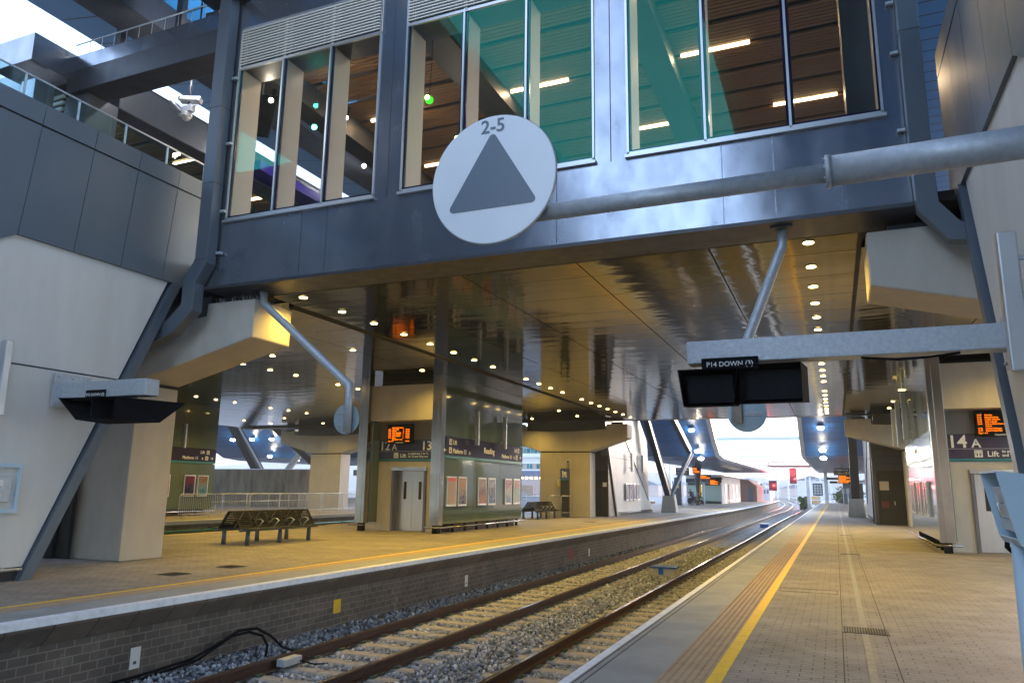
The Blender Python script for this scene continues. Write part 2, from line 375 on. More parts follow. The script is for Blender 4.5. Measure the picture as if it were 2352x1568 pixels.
platform_left()
def platform_right():
    X0 = -2.25
    tag(B(X0+.28, 14, -8, 150, -1.32, -.02).obj('platform', m_wall), kind='structure')
    tag(B(-1.0, 14, -8, 150, -.015, 0).obj('paving', m_paver), kind='structure')
    tag(B(X0, X0+.085, -8, 150, -.10, .003).obj('platform_line', m_white), kind='structure')
    tag(B(X0+.085, -1.52, -8, 150, -.10, 0).obj('platform_edge', m_slab), kind='structure')
    g = MB()
    for x in (-2.14, -2.075): g.box(x-.006, x+.006, -8, 60, .0005, .002)
    tag(g.obj('edge_groove', m_dark), kind='structure')
    tag(B(-1.52, -1.125, -8, 150, -.05, .002).obj('tactile_strip', m_tact), kind='structure')
    mb = MB()
    y = 4.9
    while y < 26:
        for k in range(6): mb.disc((-1.485+k*.066, y, .002), .011, 2, .006, 6)
        y += .066
    tag(mb.obj('tactile_strip', m_tact), kind='structure')
    mb = MB(); y = -8
    while y < 150: mb.box(-1.122, -1.0, y, y+.395, -.05, .004); y += .4
    tag(mb.obj('platform_line', m_yel), kind='structure')
    # slot drain with flush paving borders
    tag(B(.175, .245, -8, 90, .0005, .004).obj('drain_channel', mat('drain_steel', (.30,.31,.31), .5, .3, (.2,.2,.2), 9)), kind='structure')
    g = MB()
    for x in (-.03, .44): g.box(x-.005, x+.005, -8, 90, .0005, .002)
    tag(g.obj('paving_joint', m_dark), kind='structure')
platform_right()
# other platform beyond the second pair of tracks
tag(B(-60, -26.4, 5, 120, -1.32, -.02).obj('platform', m_wall), kind='structure')
tag(B(-60, -26.7, 5, 120, -.015, 0).obj('paving', m_paver), kind='structure')
tag(B(-26.75, -26.2, 5, 120, -.16, .002).obj('platform_edge', mat('pale_coping', (.48,.46,.42), .7)), kind='structure')

def grating(label, x, y, w_, d, g=.03):
    o = thing('drain_cover', label, 'drain cover', (x, y, 0), 'drain covers set in the paving')
    B(x-w_/2, x+w_/2, y-d/2, y+d/2, -.01, .006).obj('frame', m_steel, o)
    mb = MB(); yy = y-d/2+.02; n = int(w_/g)
    for i in range(n): xx = x-w_/2+.02+i*(w_-.04)/n; mb.box(xx, xx+.012, y-d/2+.015, y+d/2-.015, .006, .012)
    mb.obj('grille', m_dark, o)
grating('grey slotted drain cover crossing the channel nearest the camera on the right platform', .22, 10.2, .5, .42)
grating('small drain cover on the right platform level with the lift doors', .25, 22.4, .5, .3)
grating('drain cover on the right platform before the far lift wall end', .28, 32, .5, .3)
grating('diamond shaped cover in the left platform paving nearest the yellow line', -11.0, 10.45, .42, .42)
grating('cover in the left platform paving just before the slatted bench', -11.05, 11.9, .42, .42)
grating('far cover in the left platform paving beyond the lift wall', -11.3, 36.5, .6, .5)
o = thing('access_cover', 'shallow rectangular access cover outline in the right platform paving', 'access cover', (-.5, 13.8, 0))
mb = MB(); mb.box(-.95, -.08, 13.55, 13.565, .0005, .003); mb.box(-.95, -.08, 14.0, 14.015, .0005, .003); mb.box(-.96, -.95, 13.55, 14.015, .0005, .003); mb.box(-.08, -.07, 13.55, 14.015, .0005, .003)
mb.obj('frame', m_dark, o)

# ------------------------------------------------------------------ tracks
DX = [(-10,0),(45,0),(62,-.12),(84,-.1),(110,.05),(125,-.25),(147,-1.0),(160,-1.6),(180,-3),(210,-5.5),(256,-10),(313,-16),(390,-24)]
def dx(y):
    for (a, xa), (b_, xb) in zip(DX, DX[1:]):
        if y <= b_: return xa+(xb-xa)*(y-a)/(b_-a)
    return DX[-1][1]
def rail_mesh(x, ys, f=dx):
    prof = [(-.036,0),(.036,0),(.036,-.035),(.012,-.05),(.010,-.135),(.07,-.150),(.07,-.16),(-.07,-.16),(-.07,-.150),(-.010,-.135),(-.012,-.05),(-.036,-.035)]
    n = len(prof); mb = MB(); vs = []
    for y in ys: vs += [(x+f(y)+p[0], y, -.915+p[1]) for p in prof]
    i0 = len(mb.v); mb.v += vs
    for i in range(len(ys)-1):
        for j in range(n):
            mb.f.append((i*n+j, i*n+(j+1) % n, (i+1)*n+(j+1) % n, (i+1)*n+j)); mb.sm.append(False); mb.mi.append(1 if j == 0 else 0)
    mb.f.append(tuple(range(n))); mb.sm.append(False); mb.mi.append(0)
    return mb
RY = [-6, 0, 10, 20, 30, 40]+[45+3*i for i in range(116)]
def make_track(label, xc, first=None, y0=3.2):
    t = thing('railway_track', label, 'railway track', (xc, 0, -.915), 'railway tracks between the platforms')
    for s in (-.745, .745): rail_mesh(xc+s, RY).obj('rail', [m_rail, m_railtop], t)
    n = 95
    far = MB()
    prof = [(-.13,-.30),(-.13,-.19),(-.10,-.165),(.10,-.165),(.13,-.19),(.13,-.30)]
    sb = MB(); sb.prism([(p[0], -.915+p[1]-.005) for p in prof], 0, -1.25, 1.25)
    cb = MB()
    for sx in (-1, 1):
        cb.box(sx*.095-.03, sx*.095+.03, -.05, .05, -1.085, -1.055); cb.box(-.09, .09, -.02, .02, -1.088, -1.078) if sx > 0 else None; cb.tube([(sx*.06, -.05, -1.056), (sx*.13, -.02, -1.05), (sx*.13, .04, -1.05), (sx*.06, .05, -1.056)], .012, 5)
    sme = sb.mesh('sleeper', m_sleep, (0,0,-.915)); cme = cb.mesh('rail_clip', m_clip, (0,0,-.915))
    for i in range(n):
        y = y0+i*.65
        s_ = bpy.data.objects.new('sleeper', sme); col.objects.link(s_); s_.parent = t; s_.location = (dx(y)+random.uniform(-.01,.01), y, random.uniform(-.004,.004)); s_.rotation_euler = (0,0,random.uniform(-.006,.006))
        for q in (-.745, .745):
            c_ = bpy.data.objects.new('rail_clip', cme); col.objects.link(c_); c_.parent = s_; c_.location = (q, 0, 0)
    y = y0+n*.65
    while y < 380:
        x = xc+dx(y); far.box(x-1.25, x+1.25, y-.13, y+.13, -1.2, -1.085); y += .65
    far.obj('sleeper', m_sleep, t, kind='stuff')
    return t
make_track('rusty track beside the brick platform wall, further from the camera', -7.085)
make_track('rusty track close to the near platform edge, partly hidden by it', -3.71, y0=3.5)
# diverging track far ahead
t3 = thing('railway_track', 'curving track crossing over the others far ahead by the red signals', 'railway track', (-3, 130, -.915), 'railway tracks between the platforms')
def dx3(y): return -.012*(y-118)**1.35 if y > 118 else 0
for s in (-.745, .745): rail_mesh(-1.6+s, [118+4*i for i in range(60)], dx3).obj('rail', [m_rail, m_railtop], t3)

# ballast: a bumpy bed plus loose stones
m_bal = mat('ballast_stone', (.17,.165,.16), .85); N, L, b = nodes(m_bal)
oi = N.new('ShaderNodeTexCoord'); vo = N.new('ShaderNodeTexVoronoi'); vo.inputs['Scale'].default_value = 16
L.new(oi.outputs['Object'], vo.inputs['Vector'])
cr = N.new('ShaderNodeValToRGB'); cr.color_ramp.elements[0].color = (.05,.05,.055,1); cr.color_ramp.elements[1].color = (.46,.48,.51,1)
e_ = cr.color_ramp.elements.new(.5); e_.color = (.21,.225,.25,1)
hs = N.new('ShaderNodeSeparateColor'); L.new(vo.outputs['Color'], hs.inputs[0]); L.new(hs.outputs[0], cr.inputs[0]); L.new(cr.outputs[0], b.inputs['Base Color'])
bp = N.new('ShaderNodeBump'); bp.inputs['Strength'].default_value = 1; bp.inputs['Distance'].default_value = .04; bp.invert = True
L.new(vo.outputs['Distance'], bp.inputs['Height']); L.new(bp.outputs[0], b.inputs['Normal'])
tag(B(-9.6, -1.9, -8, 45, -1.3, -1.125).obj('ballast', m_bal), kind='structure')
tag(B(-60, 8, 45, 420, -1.31, -1.13).obj('ballast', m_bal), kind='structure')
tag(B(-26.9, -19.2, -8, 45, -1.3, -1.1).obj('ballast', m_bal), kind='structure')
def stones():
    N_ = 46000
    u = rng.random(N_)
    y = 5.0+33*u**1.7; x = rng.uniform(-8.98, -2.0, N_)
    z = np.full(N_, -1.112)
    # heap against the left wall, shoulders between the tracks
    z += np.clip((-8.35-x)/.55, 0, 1)*.07+np.exp(-((x+5.4)/.5)**2)*.05
    sc_ = rng.uniform(.016, .034, N_)*(1+.4*(y > 18))
    # keep most of the sleepers clear
    keep = np.ones(N_, bool)
    for xc, y0 in ((-7.085, 3.2), (-3.71, 3.5)):
        ph = np.abs(((y-y0+.325) % .65)-.325)
        ins = (np.abs(x-xc) < 1.22) & (ph < .12)
        keep &= ~(ins & (rng.random(N_) > .05))
        keep &= ~(np.minimum(np.abs(x-xc-.745), np.abs(x-xc+.745)) < .09)
        z = np.where((np.abs(x-xc) < 1.2) & (ph >= .12), z-.012, z)
    x, y, z, sc_ = x[keep], y[keep], z[keep], sc_[keep]; n = len(x)
    base = np.array([(-1,-1,-1),(1,-1,-1),(1,1,-1),(-1,1,-1),(-1,-1,1),(1,-1,1),(1,1,1),(-1,1,1)], float)
    V = base[None]*(1+rng.uniform(-.42,.28,(n,8,3)))
    V[:, 4:, :2] *= rng.uniform(.45,.9,(n,1,1)); V *= rng.uniform(.6,1.25,(n,1,3))
    q = rng.normal(size=(n,4)); q /= np.linalg.norm(q,axis=1)[:,None]; a,b_,c,d = q.T
    Rm = np.stack([1-2*(c*c+d*d),2*(b_*c-d*a),2*(b_*d+c*a),2*(b_*c+d*a),1-2*(b_*b_+d*d),2*(c*d-b_*a),2*(b_*d-c*a),2*(c*d+b_*a),1-2*(b_*b_+c*c)],1).reshape(n,3,3)
    V = np.einsum('nij,nkj->nki', Rm, V)*sc_[:,None,None]+np.stack([x,y,z],1)[:,None,:]
    F = np.array([(0,3,2,1),(4,5,6,7),(0,1,5,4),(1,2,6,5),(2,3,7,6),(3,0,4,7)])
    FF = (F[None]+8*np.arange(n)[:,None,None]).reshape(-1,4)
    me = bpy.data.meshes.new('ballast_stones'); me.vertices.add(8*n); me.vertices.foreach_set('co', V.reshape(-1).astype(np.float32))
    me.loops.add(len(FF)*4); me.loops.foreach_set('vertex_index', FF.reshape(-1).astype(np.int32))
    me.polygons.add(len(FF)); me.polygons.foreach_set('loop_start', np.arange(0,len(FF)*4,4,dtype=np.int32)); me.polygons.foreach_set('loop_total', np.full(len(FF),4,np.int32))
    me.update(calc_edges=True); 
    ms = mat('loose_ballast', (.17,.165,.16), .85); N, L, b = nodes(ms)
    g = N.new('ShaderNodeNewGeometry'); cr = N.new('ShaderNodeValToRGB')
    cr.color_ramp.elements[0].color = (.085,.095,.115,1); cr.color_ramp.elements[1].color = (.66,.68,.70,1)
    e = cr.color_ramp.elements.new(.45); e.color = (.24,.26,.29,1); e = cr.color_ramp.elements.new(.9); e.color = (.40,.42,.45,1)
    L.new(g.outputs['Random Per Island'], cr.inputs[0]); L.new(cr.outputs[0], b.inputs['Base Color'])
    me.materials.append(ms); o = bpy.data.objects.new('ballast_stones', me); col.objects.link(o); BASE[o.name] = Vector((0,0,0))
    tag(o, 'loose grey ballast stones around the rails', 'ballast', kind='stuff')
stones()

# ================================================================== FOOTBRIDGE (concourse over the tracks)
FY = 11.15; ZS = 5.5
fb = thing('footbridge', 'wide grey steel station footbridge with glazed front and mirrored soffit', 'footbridge', (-5, FY, 5.5))
WIN = [(-11.27, -7.65), (-7.08, -3.33), (-2.78, 0.98)]
WZ0, WZ1 = 6.93, 11.32
mb = MB()
mb.box(-11.72, 1.30, FY, FY+.3, ZS+.02, WZ0); mb.box(-11.72, 1.30, FY, FY+.3, WZ1, 12.6)
xs = [-11.72]+[v for w_ in WIN for v in w_]+[1.30]
for a, b_ in zip(xs[::2], xs[1::2]): mb.box(a, b_, FY, FY+.3, WZ0, WZ1)
mb.obj('fascia', m_fascia, fb)
# cover strips on the posts and faint vertical joints low on the fascia
mb = MB()
for a, b_ in ((-7.65, -7.08), (-3.33, -2.78)):
    c = (a+b_)/2; B(c-.008, c+.008, FY-.004, FY, WZ0-.05, 12.6).obj('cover_strip', m_steel, fb)
for x in (-9.3, -8.7, -4.0): B(x-.006, x+.006, FY-.003, FY, ZS+.1, WZ0-.04).obj('fascia_joint', m_steel, fb)
for x in (-1.3, -.55): B(x-.009, x+.009, FY-.006, FY, ZS+.08, WZ0-.04).obj('weld_seam', mat('pale_weld', (.5,.55,.62), .35, .4, (.2,.23,.3), 30), fb)
B(-11.72, 1.30, FY-.02, FY+.9, ZS-.0, ZS+.06).obj('edge_trim', m_steel, fb)
# soffit panels
mb = MB()
xs = [-10.76, -8.49, -6.22, -3.95, -1.67, .57]; ys = [FY+.92+.0]+[12.93+1.45*k for k in range(21)]
ys = [12.0]+[12.93+1.445*k for k in range(21)]
for a, b_ in zip(xs, xs[1:]):
    for c, d in zip(ys, ys[1:]): mb.box(a+.011, b_-.011, c+.007, d-.007, ZS, ZS+.03)
XS2 = [(-13.1,-10.94),(-15.3,-13.1),(-17.5,-15.3),(-19.7,-17.5),(-22.3,-19.7),(-25,-22.3),(-27.6,-25),(-30.2,-27.6),(-33,-30.2),(-36,-33),(-39,-36),(.63,3.2),(3.2,5.6),(5.6,8)]
for a, b_ in XS2:
    for c, d in zip(ys[1:], ys[2:]): mb.box(a+.011, b_-.011, c+.007, d-.007, ZS+(.10 if a < -10 else .03), ZS+(.13 if a < -10 else .06))
mb.obj('soffit', m_soff, fb)
B(-39, 8, 11.5, 42.6, ZS+.16, ZS+.30).obj('deck', m_dark, fb)
B(-39, -11.72, 12.2, 12.9, ZS+.06, ZS+.12).obj('edge_trim', m_steel, fb)
B(1.30, 8, 12.2, 12.9, ZS+.04, ZS+.10).obj('edge_trim', m_steel, fb)
B(-39, 8, 41.85, 42.6, ZS, ZS+.14).obj('edge_trim', m_steel, fb)
mb = MB(); mb.box(-10.94, -10.76, 12.93, 41.8, ZS-.0, ZS+.1); mb.box(-10.98, -10.94, 12.93, 41.8, ZS-.03, ZS+.12)
for k in range(9): mb.box(-11.0, -10.93, 13+k*3.2, 13.03+k*3.2, ZS-.05, ZS)
mb.obj('downstand_channel', m_dark, fb)
B(.57, .63, 12.0, 41.8, ZS+.01, ZS+.05).obj('downstand_channel', m_dark, fb)
# roof of the glazed deck, slatted timber ceilings
ZC = 12.0
mb = MB(); mb.box(-12.3, 1.35, FY+.3, 43, 12.75, 12.9); mb.box(-39, -16.95, 12, 43, 12.2, 12.4); mb.obj('deck_roof', m_dark, fb)
B(-12.28, 1.35, FY+.32, 43, 6.0, 6.2).obj('deck_floor', mat('deck_tiles', (.42,.39,.35), .3), fb)
def slats(x0, x1, z, y0, y1, gy, parent):
    mb = MB(); k = 0; y = gy
    while y > y0: y -= 1.1
    while y < y1:
        for j in range(7):
            a = y+.13+j*.133
            if y0 < a < y1: mb.box(x0, x1, a, a+.105, z, z+.06)
        y += 1.1
    return mb.obj('slatted_ceiling', m_ceil, parent)
slats(-12.2, 1.3, ZC, FY+.6, 42, 17.86, fb)
slats(-30, -16.95, 11.0, 12.0, 42, 17.2, fb)
def bx_beam(x0, x1, z0, z1, y0=FY+.3, y1=43, name='roof_beam', m_=m_steel): B(x0, x1, y0, y1, z0, z1).obj(name, m_, fb)
m_beam = mat('charcoal_beam', (.035,.035,.04), .5)
bx_beam(-12.75, -12.1, 11.35, 12.3, m_=m_beam); bx_beam(-8.15, -7.35, 11.55, 11.98, m_=m_beam); bx_beam(-3.62, -2.95, 11.55, 11.98, m_=m_beam)
bx_beam(.55, 1.3, 6.2, 12.7, 12.2, 12.9, 'end_column')
# services glimpsed above the slats
mb = MB()
for y in (14.56, 15.66, 18.96, 21.16, 22.26): 
    for x in (-10.5, -6.8, -4.6, -1.6): mb.box(x, x+random.uniform(.5,1.3), y+.02, y+.1, 12.12, 12.2)
mb.obj('cable_tray', m_galv, fb)
# windows
DARKFR = mat('black_frit_purple_sheen', (.035,.012,.085), .2)  # black frit edges; purple reflection put into the base colour
for wi, (a, b_) in enumerate(WIN):
    wn = link('window', None, fb)
    h1 = 10.37 if wi < 2 else WZ1
    fr = MB()
    pw = (b_-a)/3
    fr.box(a, b_, FY-.03, FY+.04, WZ0, WZ0+.05); fr.box(a, a+.035, FY-.03, FY+.04, WZ0, WZ1); fr.box(b_-.035, b_, FY-.03, FY+.04, WZ0, WZ1)
    fr.box(a, b_, FY-.03, FY+.04, WZ1-.05, WZ1)
    for k in (1, 2): fr.box(a+k*pw-.018, a+k*pw+.018, FY-.03, FY+.04, WZ0, WZ1)
    fr.box(a-.03, b_+.03, FY-.07, FY, WZ0-.05, WZ0)
    if wi == 1: fr.box(a, a+pw*2, FY-.02, FY+.03, h1-.03, h1+.03)
    if wi == 0: fr.box(a, b_, FY-.02, FY+.03, h1-.03, h1+.03)
    o = fr.obj('window_frame', m_alu, wn)
    g = MB()
    for k in range(3):
        x0, x1 = a+k*pw+.02, a+(k+1)*pw-.02
        g.box(x0, x0+.04, FY+.012, FY+.05, WZ0+.05, WZ1-.05); g.box(x1-.04, x1, FY+.012, FY+.05, WZ0+.05, WZ1-.05); g.box(x0, x1, FY+.012, FY+.05, WZ0+.05, WZ0+.10)
    g.obj('gasket', DARKFR, wn)
    p = MB(); p.box(a+.02, b_-.02, FY+.0, FY+.008, WZ0+.03, WZ1-.05); p.obj('pane', m_glass, wn)
    r = MB()
    for k in range(3): x0 = a+k*pw; r.box(x0-.02 if k else x0+.03, x0+.03 if k else x0+.07, FY+.055, FY+.6, WZ0, h1)
    r.box(b_-.05, b_+.0, FY+.055, FY+.6, WZ0, h1)
    r.obj('reveal_fin', m_cream, wn)
    hd = MB(); hd.box(a+.07, b_-.05, FY+.055, FY+.6, h1+.002, h1+.03); hd.obj('head_panel', m_steel, wn)
    if wi < 2:
        lv = MB(); top = b_ if wi == 0 else a+pw*3
        z = h1+.05
        while z < WZ1+ (0 if wi == 0 else 0)-.06:
            lv.prism([(FY-.058, z), (FY-.058, z+.024), (FY-.012, z+.036), (FY-.012, z+.012)], 0, a+.04, top-.04); z += .066
        for k in range(4 if wi == 0 else 4):
            x = a+.04+k*pw-(.04 if k == 3 else 0); lv.box(x-.012, x+.012, FY-.03, FY-.008, h1, WZ1-.05)
        for k in range(3):
            for q in (.12, .17, pw-.2): lv.box(a+k*pw+q, a+k*pw+q+.012, FY-.012, FY-.006, h1+.03, WZ1-.06)
        lv.obj('louvre', mat('cream_louvre', (.82,.76,.68), .45), wn)
        B(a+.03, top-.03, FY+.012, FY+.05, h1+.03, WZ1-.06).obj('louvre_backing', m_dark, wn)

# open frame to the left of the deck
lf = thing('steel_portal_frame', 'grey box beam frame with capped column left of the glazed deck', 'steel frame', (-16.5, FY, 8))
B(-16.8, -11.72, FY-.03, FY+.65, 10.93, 11.52).obj('lower_beam', m_steel, lf, bevel=.02)
B(-16.8, -11.72, FY+.0, FY+.6, 11.52, 11.93).obj('upper_beam', m_fascia, lf, bevel=.015)
B(-16.95, -16.15, FY+.1, FY+.95, 7.0, 10.93).obj('column', m_steel, lf, bevel=.01)
B(-17.35, -16.85, FY-.75, FY-.25, 7.0, 11.0).obj('column', m_fascia, lf, bevel=.01)
B(-18.1, -16.7, FY-1.0, FY+.55, 11.3, 12.0).obj('column_cap', m_fascia, lf, bevel=.01)
B(-17.0, -16.15, FY+.95, 42, 10.93, 11.85).obj('long_beam', m_steel, lf, bevel=.03)
B(-16.0, -12.75, 24.5, 25.1, 11.2, 11.9).obj('cross_beam', m_steel, lf)
B(-26, -18.1, FY+.1, FY+.5, 11.2, 12.05).obj('side_fascia', m_fascia, lf)
mb = MB()
for k in range(9): mb.box(-19.4, -17.2, FY+.2, FY+.26, 9.7+.17*k, 9.78+.17*k)
mb.obj('louvre', m_signw, lf)
mb = MB(); zr = 12.38
mb.tube([(-16.9, FY+.15, zr), (-11.7, FY+.15, zr)], .016, 6)
for k in range(13): x = -16.8+k*.42; mb.tube([(x, FY+.15, 11.93), (x, FY+.15, zr)], .008, 5)
mb.obj('handrail', m_galv, lf)
B(-12.15, -11.15, FY-.45, FY-.02, 12.0, 12.25).obj('bracket', m_steel, fb)
B(-17.35,-17.15, FY+1.5, FY+1.7, 11.9, 16).obj('post', m_steel, lf)
B(-14.55,-14.35, FY+1.0, FY+1.15, 11.9, 16).obj('post', m_steel, lf)

# downpipes
def downpipe(label, pts, y, hw=.16):
    t = thing('downpipe', label, 'downpipe', (pts[0][0], y, pts[0][1]), 'square steel downpipes on the footbridge front')
    P = [Vector(p) for p in pts]; Lf = []; Rt = []
    for i, p in enumerate(P):
        d1 = (P[i]-P[i-1]).normalized() if i else (P[1]-P[0]).normalized()
        d2 = (P[i+1]-P[i]).normalized() if i < len(P)-1 else d1
        n1 = Vector((-d1.y, d1.x)); n2 = Vector((-d2.y, d2.x)); n = (n1+n2).normalized(); k = hw/max(.5, n.dot(n1))
        Lf.append(p+n*k); Rt.append(p-n*k)
    n = len(P); vs = [(q.x, y-hw*.8, q.y) for q in Lf+Rt]+[(q.x, y+hw*.8, q.y) for q in Lf+Rt]
    fs = []
    for i in range(n-1):
        fs += [(i, i+1, n+i+1, n+i), (2*n+i, 2*n+i+1, 3*n+i+1, 3*n+i), (i, i+1, 2*n+i+1, 2*n+i), (n+i, n+i+1, 3*n+i+1, 3*n+i)]
    fs += [(0, n, 3*n, 2*n), (n-1, 2*n-1, 4*n-1, 3*n-1)]
    mb = MB(); mb.faces(vs, fs); mb.obj('pipe', m_trim, t, bevel=.008)
    for z in ((6.05, 7.7, 9.4) if hw > .14 else (6.3, 8.0)): B(pts[0][0]-hw-.006, pts[0][0]+hw+.006, y-hw*.8-.006, y+hw*.8+.006, z, z+.012).obj('pipe_joint', m_steel, t)
    return t
t = downpipe('tall square grey downpipe at the left corner of the bridge', [(-11.54,12.4),(-11.54,6.02),(-11.80,5.62),(-11.80,5.08),(-12.2,4.72),(-13.6,4.26)], FY-.17)
for z in (6.2, 7.1, 8.6, 10.1): B(-11.36, -11.24, FY-.10, FY-.02, z, z+.05).obj('clamp', m_galv, t)
t = downpipe('square blue grey downpipe at the right corner of the bridge', [(1.36,12.4),(1.36,6.2),(1.38,5.38),(1.66,5.0),(2.6,4.84)], FY-.2, .13)
for z in (6.6, 7.8, 8.6): B(1.12, 1.22, FY-.08, FY-.01, z, z+.04).obj('clamp', m_galv, t)

# concrete hammerhead piers
def pier(label, y, xe, side, colw=(3.1, 6.2), d=1.15, gp='concrete piers under the footbridge', two=False):
    # xe: track-side end of the hammerhead; side = -1 when it grows to the left
    t = thing('concrete_pier', label, 'concrete pier', (xe+side*(colw[0]+colw[1])/2, y, 0), gp)
    X = lambda k: xe+side*k
    L_ = colw[0]+colw[1]
    pts = [(X(0),5.3),(X(1.25),5.3),(X(1.25),5.02)]
    for i in range(9):
        k = 1.25+(L_-2.5)*i/8; pts.append((X(k), 5.02-.10*math.sin(math.pi*i/8)))
    pts += [(X(L_-1.25),5.3),(X(L_),5.3),(X(L_),4.5),(X(colw[1]),3.75),(X(colw[0]),3.75),(X(0),4.5)]
    MB().prism(pts[::-1] if side < 0 else pts, 1, y, y+d).obj('hammerhead', m_conc, t, bevel=.03)
    a, b_ = X(colw[0]), X(colw[1])
    lo, hi = min(a,b_), max(a,b_)
    mb = MB(); mb.box(lo, hi, y+.03, y+d-.03, 0, 3.68); mb.obj('column', m_conc, t, bevel=.025)
    mb = MB(); mb.box(lo+.02, hi-.02, y+.05, y+d-.05, 3.68, 3.75); mb.obj('neck', m_dark, t)
    mb = MB(); mb.box(X(.3), X(1.0), y+.25, y+d-.25, 5.3, 5.44); mb.box(X(L_-.3), X(L_-1.0), y+.25, y+d-.25, 5.3, 5.44); mb.obj('bearing', m_steel, t)
    B(X(1.35), X(L_-1.35), y+.2, y+d-.2, 4.9, 5.5).obj('bearing_beam', m_steel, t)
    return t
p1 = pier('near concrete pier on the left platform with bird spikes on its arm', 11.45, -10.6, -1, (3.05, 6.3))
mb = MB(); mb.box(-15.95, -15.05, 11.35, 11.44, 0, 3.7); mb.obj('drain_recess', m_dark, p1)
mb = MB(); mb.tube([(-15.5, 11.3, .0), (-15.5, 11.3, 3.7)], .11, 10)
for z in (1.0, 2.2, 3.3): mb.box(-15.72, -15.28, 11.25, 11.4, z, z+.05)
mb.obj('drain_pipe', m_steel, p1)
def spikes(t, x0, x1, y0, y1, z, n):
    mb = MB()
    for i in range(n):
        x, y = random.uniform(x0, x1), random.uniform(y0, y1); mb.tube([(x,y,z),(x+random.uniform(-.05,.05),y+random.uniform(-.05,.05),z+.12)], .0035, 3, False)
    mb.obj('bird_spikes', m_galv, t)
spikes(p1, -11.85, -10.7, 11.5, 12.5, 5.3, 110)
p2 = pier('near concrete pier arm on the right platform behind the blue downpipe', 11.45, .64, 1, (3.05, 6.3))
pier('yellow lit concrete pier at the far end of the left platform', 42.0, -10.75, -1, (2.25, 5.35))
pier('yellow lit concrete pier by the dark doorway on the right platform', 42.0, .63, 1, (2.6, 5.6))
pier('yellow lit concrete pier on the platform beyond the crowd barriers', 42.3, -27.9, -1, (2.7, 5.2))

# escalator enclosures
def enclosure(label, X, side, mirror=False, th=3.2):
    f = (lambda y: 54.3-y) if mirror else (lambda y: y)
    t = thing('escalator_enclosure', label, 'escalator enclosure', (X+side*th/2, f(8), 0), 'clad escalator enclosures')
    x0, x1 = X, X+side*th
    P = lambda pts: [(f(a), z) for a, z in pts]
    MB().prism(P([(8.62,0.22),(10.93,5.72),(7.74,5.75),(-6,-2.2+.22),(-6,.22)][:3]+[(7.74,5.75),(-1.5,.22)]), 0, x0-side*-.05, x1-side*.05).obj('side_panel', m_grc, t)
    MB().prism(P([(8.55,0.0),(8.62,.22),(-1.5,.22),(-1.5,0)]), 0, x0+side*.09, x1-side*.1).obj('plinth', m_dark, t)
    # grey cladding, split by joints
    top = 8.12
    seams = [11.75, 10.72, 9.74, 8.76, 7.74, 6.3, 4.8, 3.2, 1.6, 0]
    def botz(y): return 5.68 if y >= 7.74 else 5.68-(7.74-y)*.62
    def topz(y): return top if y >= 5.0 else top-(5.0-y)*.62
    mb = MB()
    for b_, a in zip(seams, seams[1:]):
        lean = .10
        yb1, yb0 = b_-.006, a+.006
        mb.prism(P([(yb0, botz(a)), (yb1, botz(b_)), (yb1+.15, topz(b_)-.42), (yb0+.15, topz(a)-.42)]), 0, x0, x0+side*.12)
    mb.obj('cladding', m_clad, t)
    mb = MB()
    for b_, a in zip(seams, seams[1:]):
        mb.prism(P([(a+.156, topz(a)-.38), (b_+.144, topz(b_)-.38), (b_+.18, topz(b_)), (a+.19, topz(a))]), 0, x0, x0+side*.14)
    mb.obj('coping_panel', m_clad, t)
    MB().prism(P([(11.80, 5.72), (7.74, 5.72), (0, .9), (0, 4.8), (5, 8.0), (11.9, 8.0)]), 0, x0+side*.05, x1-side*.05).obj('backing', m_cladseam, t)
    MB().prism(P([(11.74, 5.68), (11.92, topz(12)), (11.93, topz(12)), (11.80, 5.68)]), 0, x0+side*.0, x1).obj('end_panel', m_clad, t)
    # raking edge trim
    a0, a1 = Vector((0, f(8.55), .0)), Vector((0, f(11.0), 5.68))
    w_ = .20
    sg = -1 if mirror else 1
    MB().prism([(a0.y, a0.z), (a0.y+sg*w_, a0.z), (a1.y+sg*w_, a1.z), (a1.y, a1.z)], 0, x0+side*.0-side*.03, x0+side*.5).obj('edge_trim', m_trim, t)
    B(x0-side*-.045, x0-side*-.05+side*.01, min(f(4), f(10.0)), max(f(4), f(10.0)), 3.505, 3.53).obj('panel_joint', m_cladseam, t)
    # glass balustrade on top
    B(x0+side*.16, x0+side*.175, min(f(5), f(11.8)), max(f(5), f(11.8)), 8.0, 8.58).obj('glass_balustrade', m_balglass, t)
    mb = MB(); mb.tube([(x0+side*.16, f(5), 8.6), (x0+side*.16, f(11.8), 8.6)], .018, 6)
    for k in range(7): y = f(5.55+k*1.02); mb.box(x0+side*.14, x0+side*.18, y-.012, y+.012, 8.12, 8.6)
    mb.obj('handrail', m_galv, t)
    # rail along the plinth
    mb = MB(); xr = x0-side*.12
    mb.tube([(xr, f(3), .2), (xr, f(8.5), .2)], .022, 8)
    for k in range(6): y = f(3.4+k*.98); mb.tube([(xr, y, .2), (xr+side*.2, y, .2)], .015, 6)
    mb.obj('bumper_rail', m_galv, t)
    return t
enc_l = enclosure('concrete and grey clad escalator enclosure at the left, carrying the P13 DOWN arm', -12.4, -1)
enc_r = enclosure('concrete and grey clad escalator enclosure at the right edge behind the pipe arm', 1.8, 1)
enc_lf = enclosure('cream escalator enclosure beyond the bridge on the left platform with four posters', -12.4, -1, True)
enc_rf = enclosure('pale escalator enclosure beyond the bridge on the right platform', 1.8, 1, True)
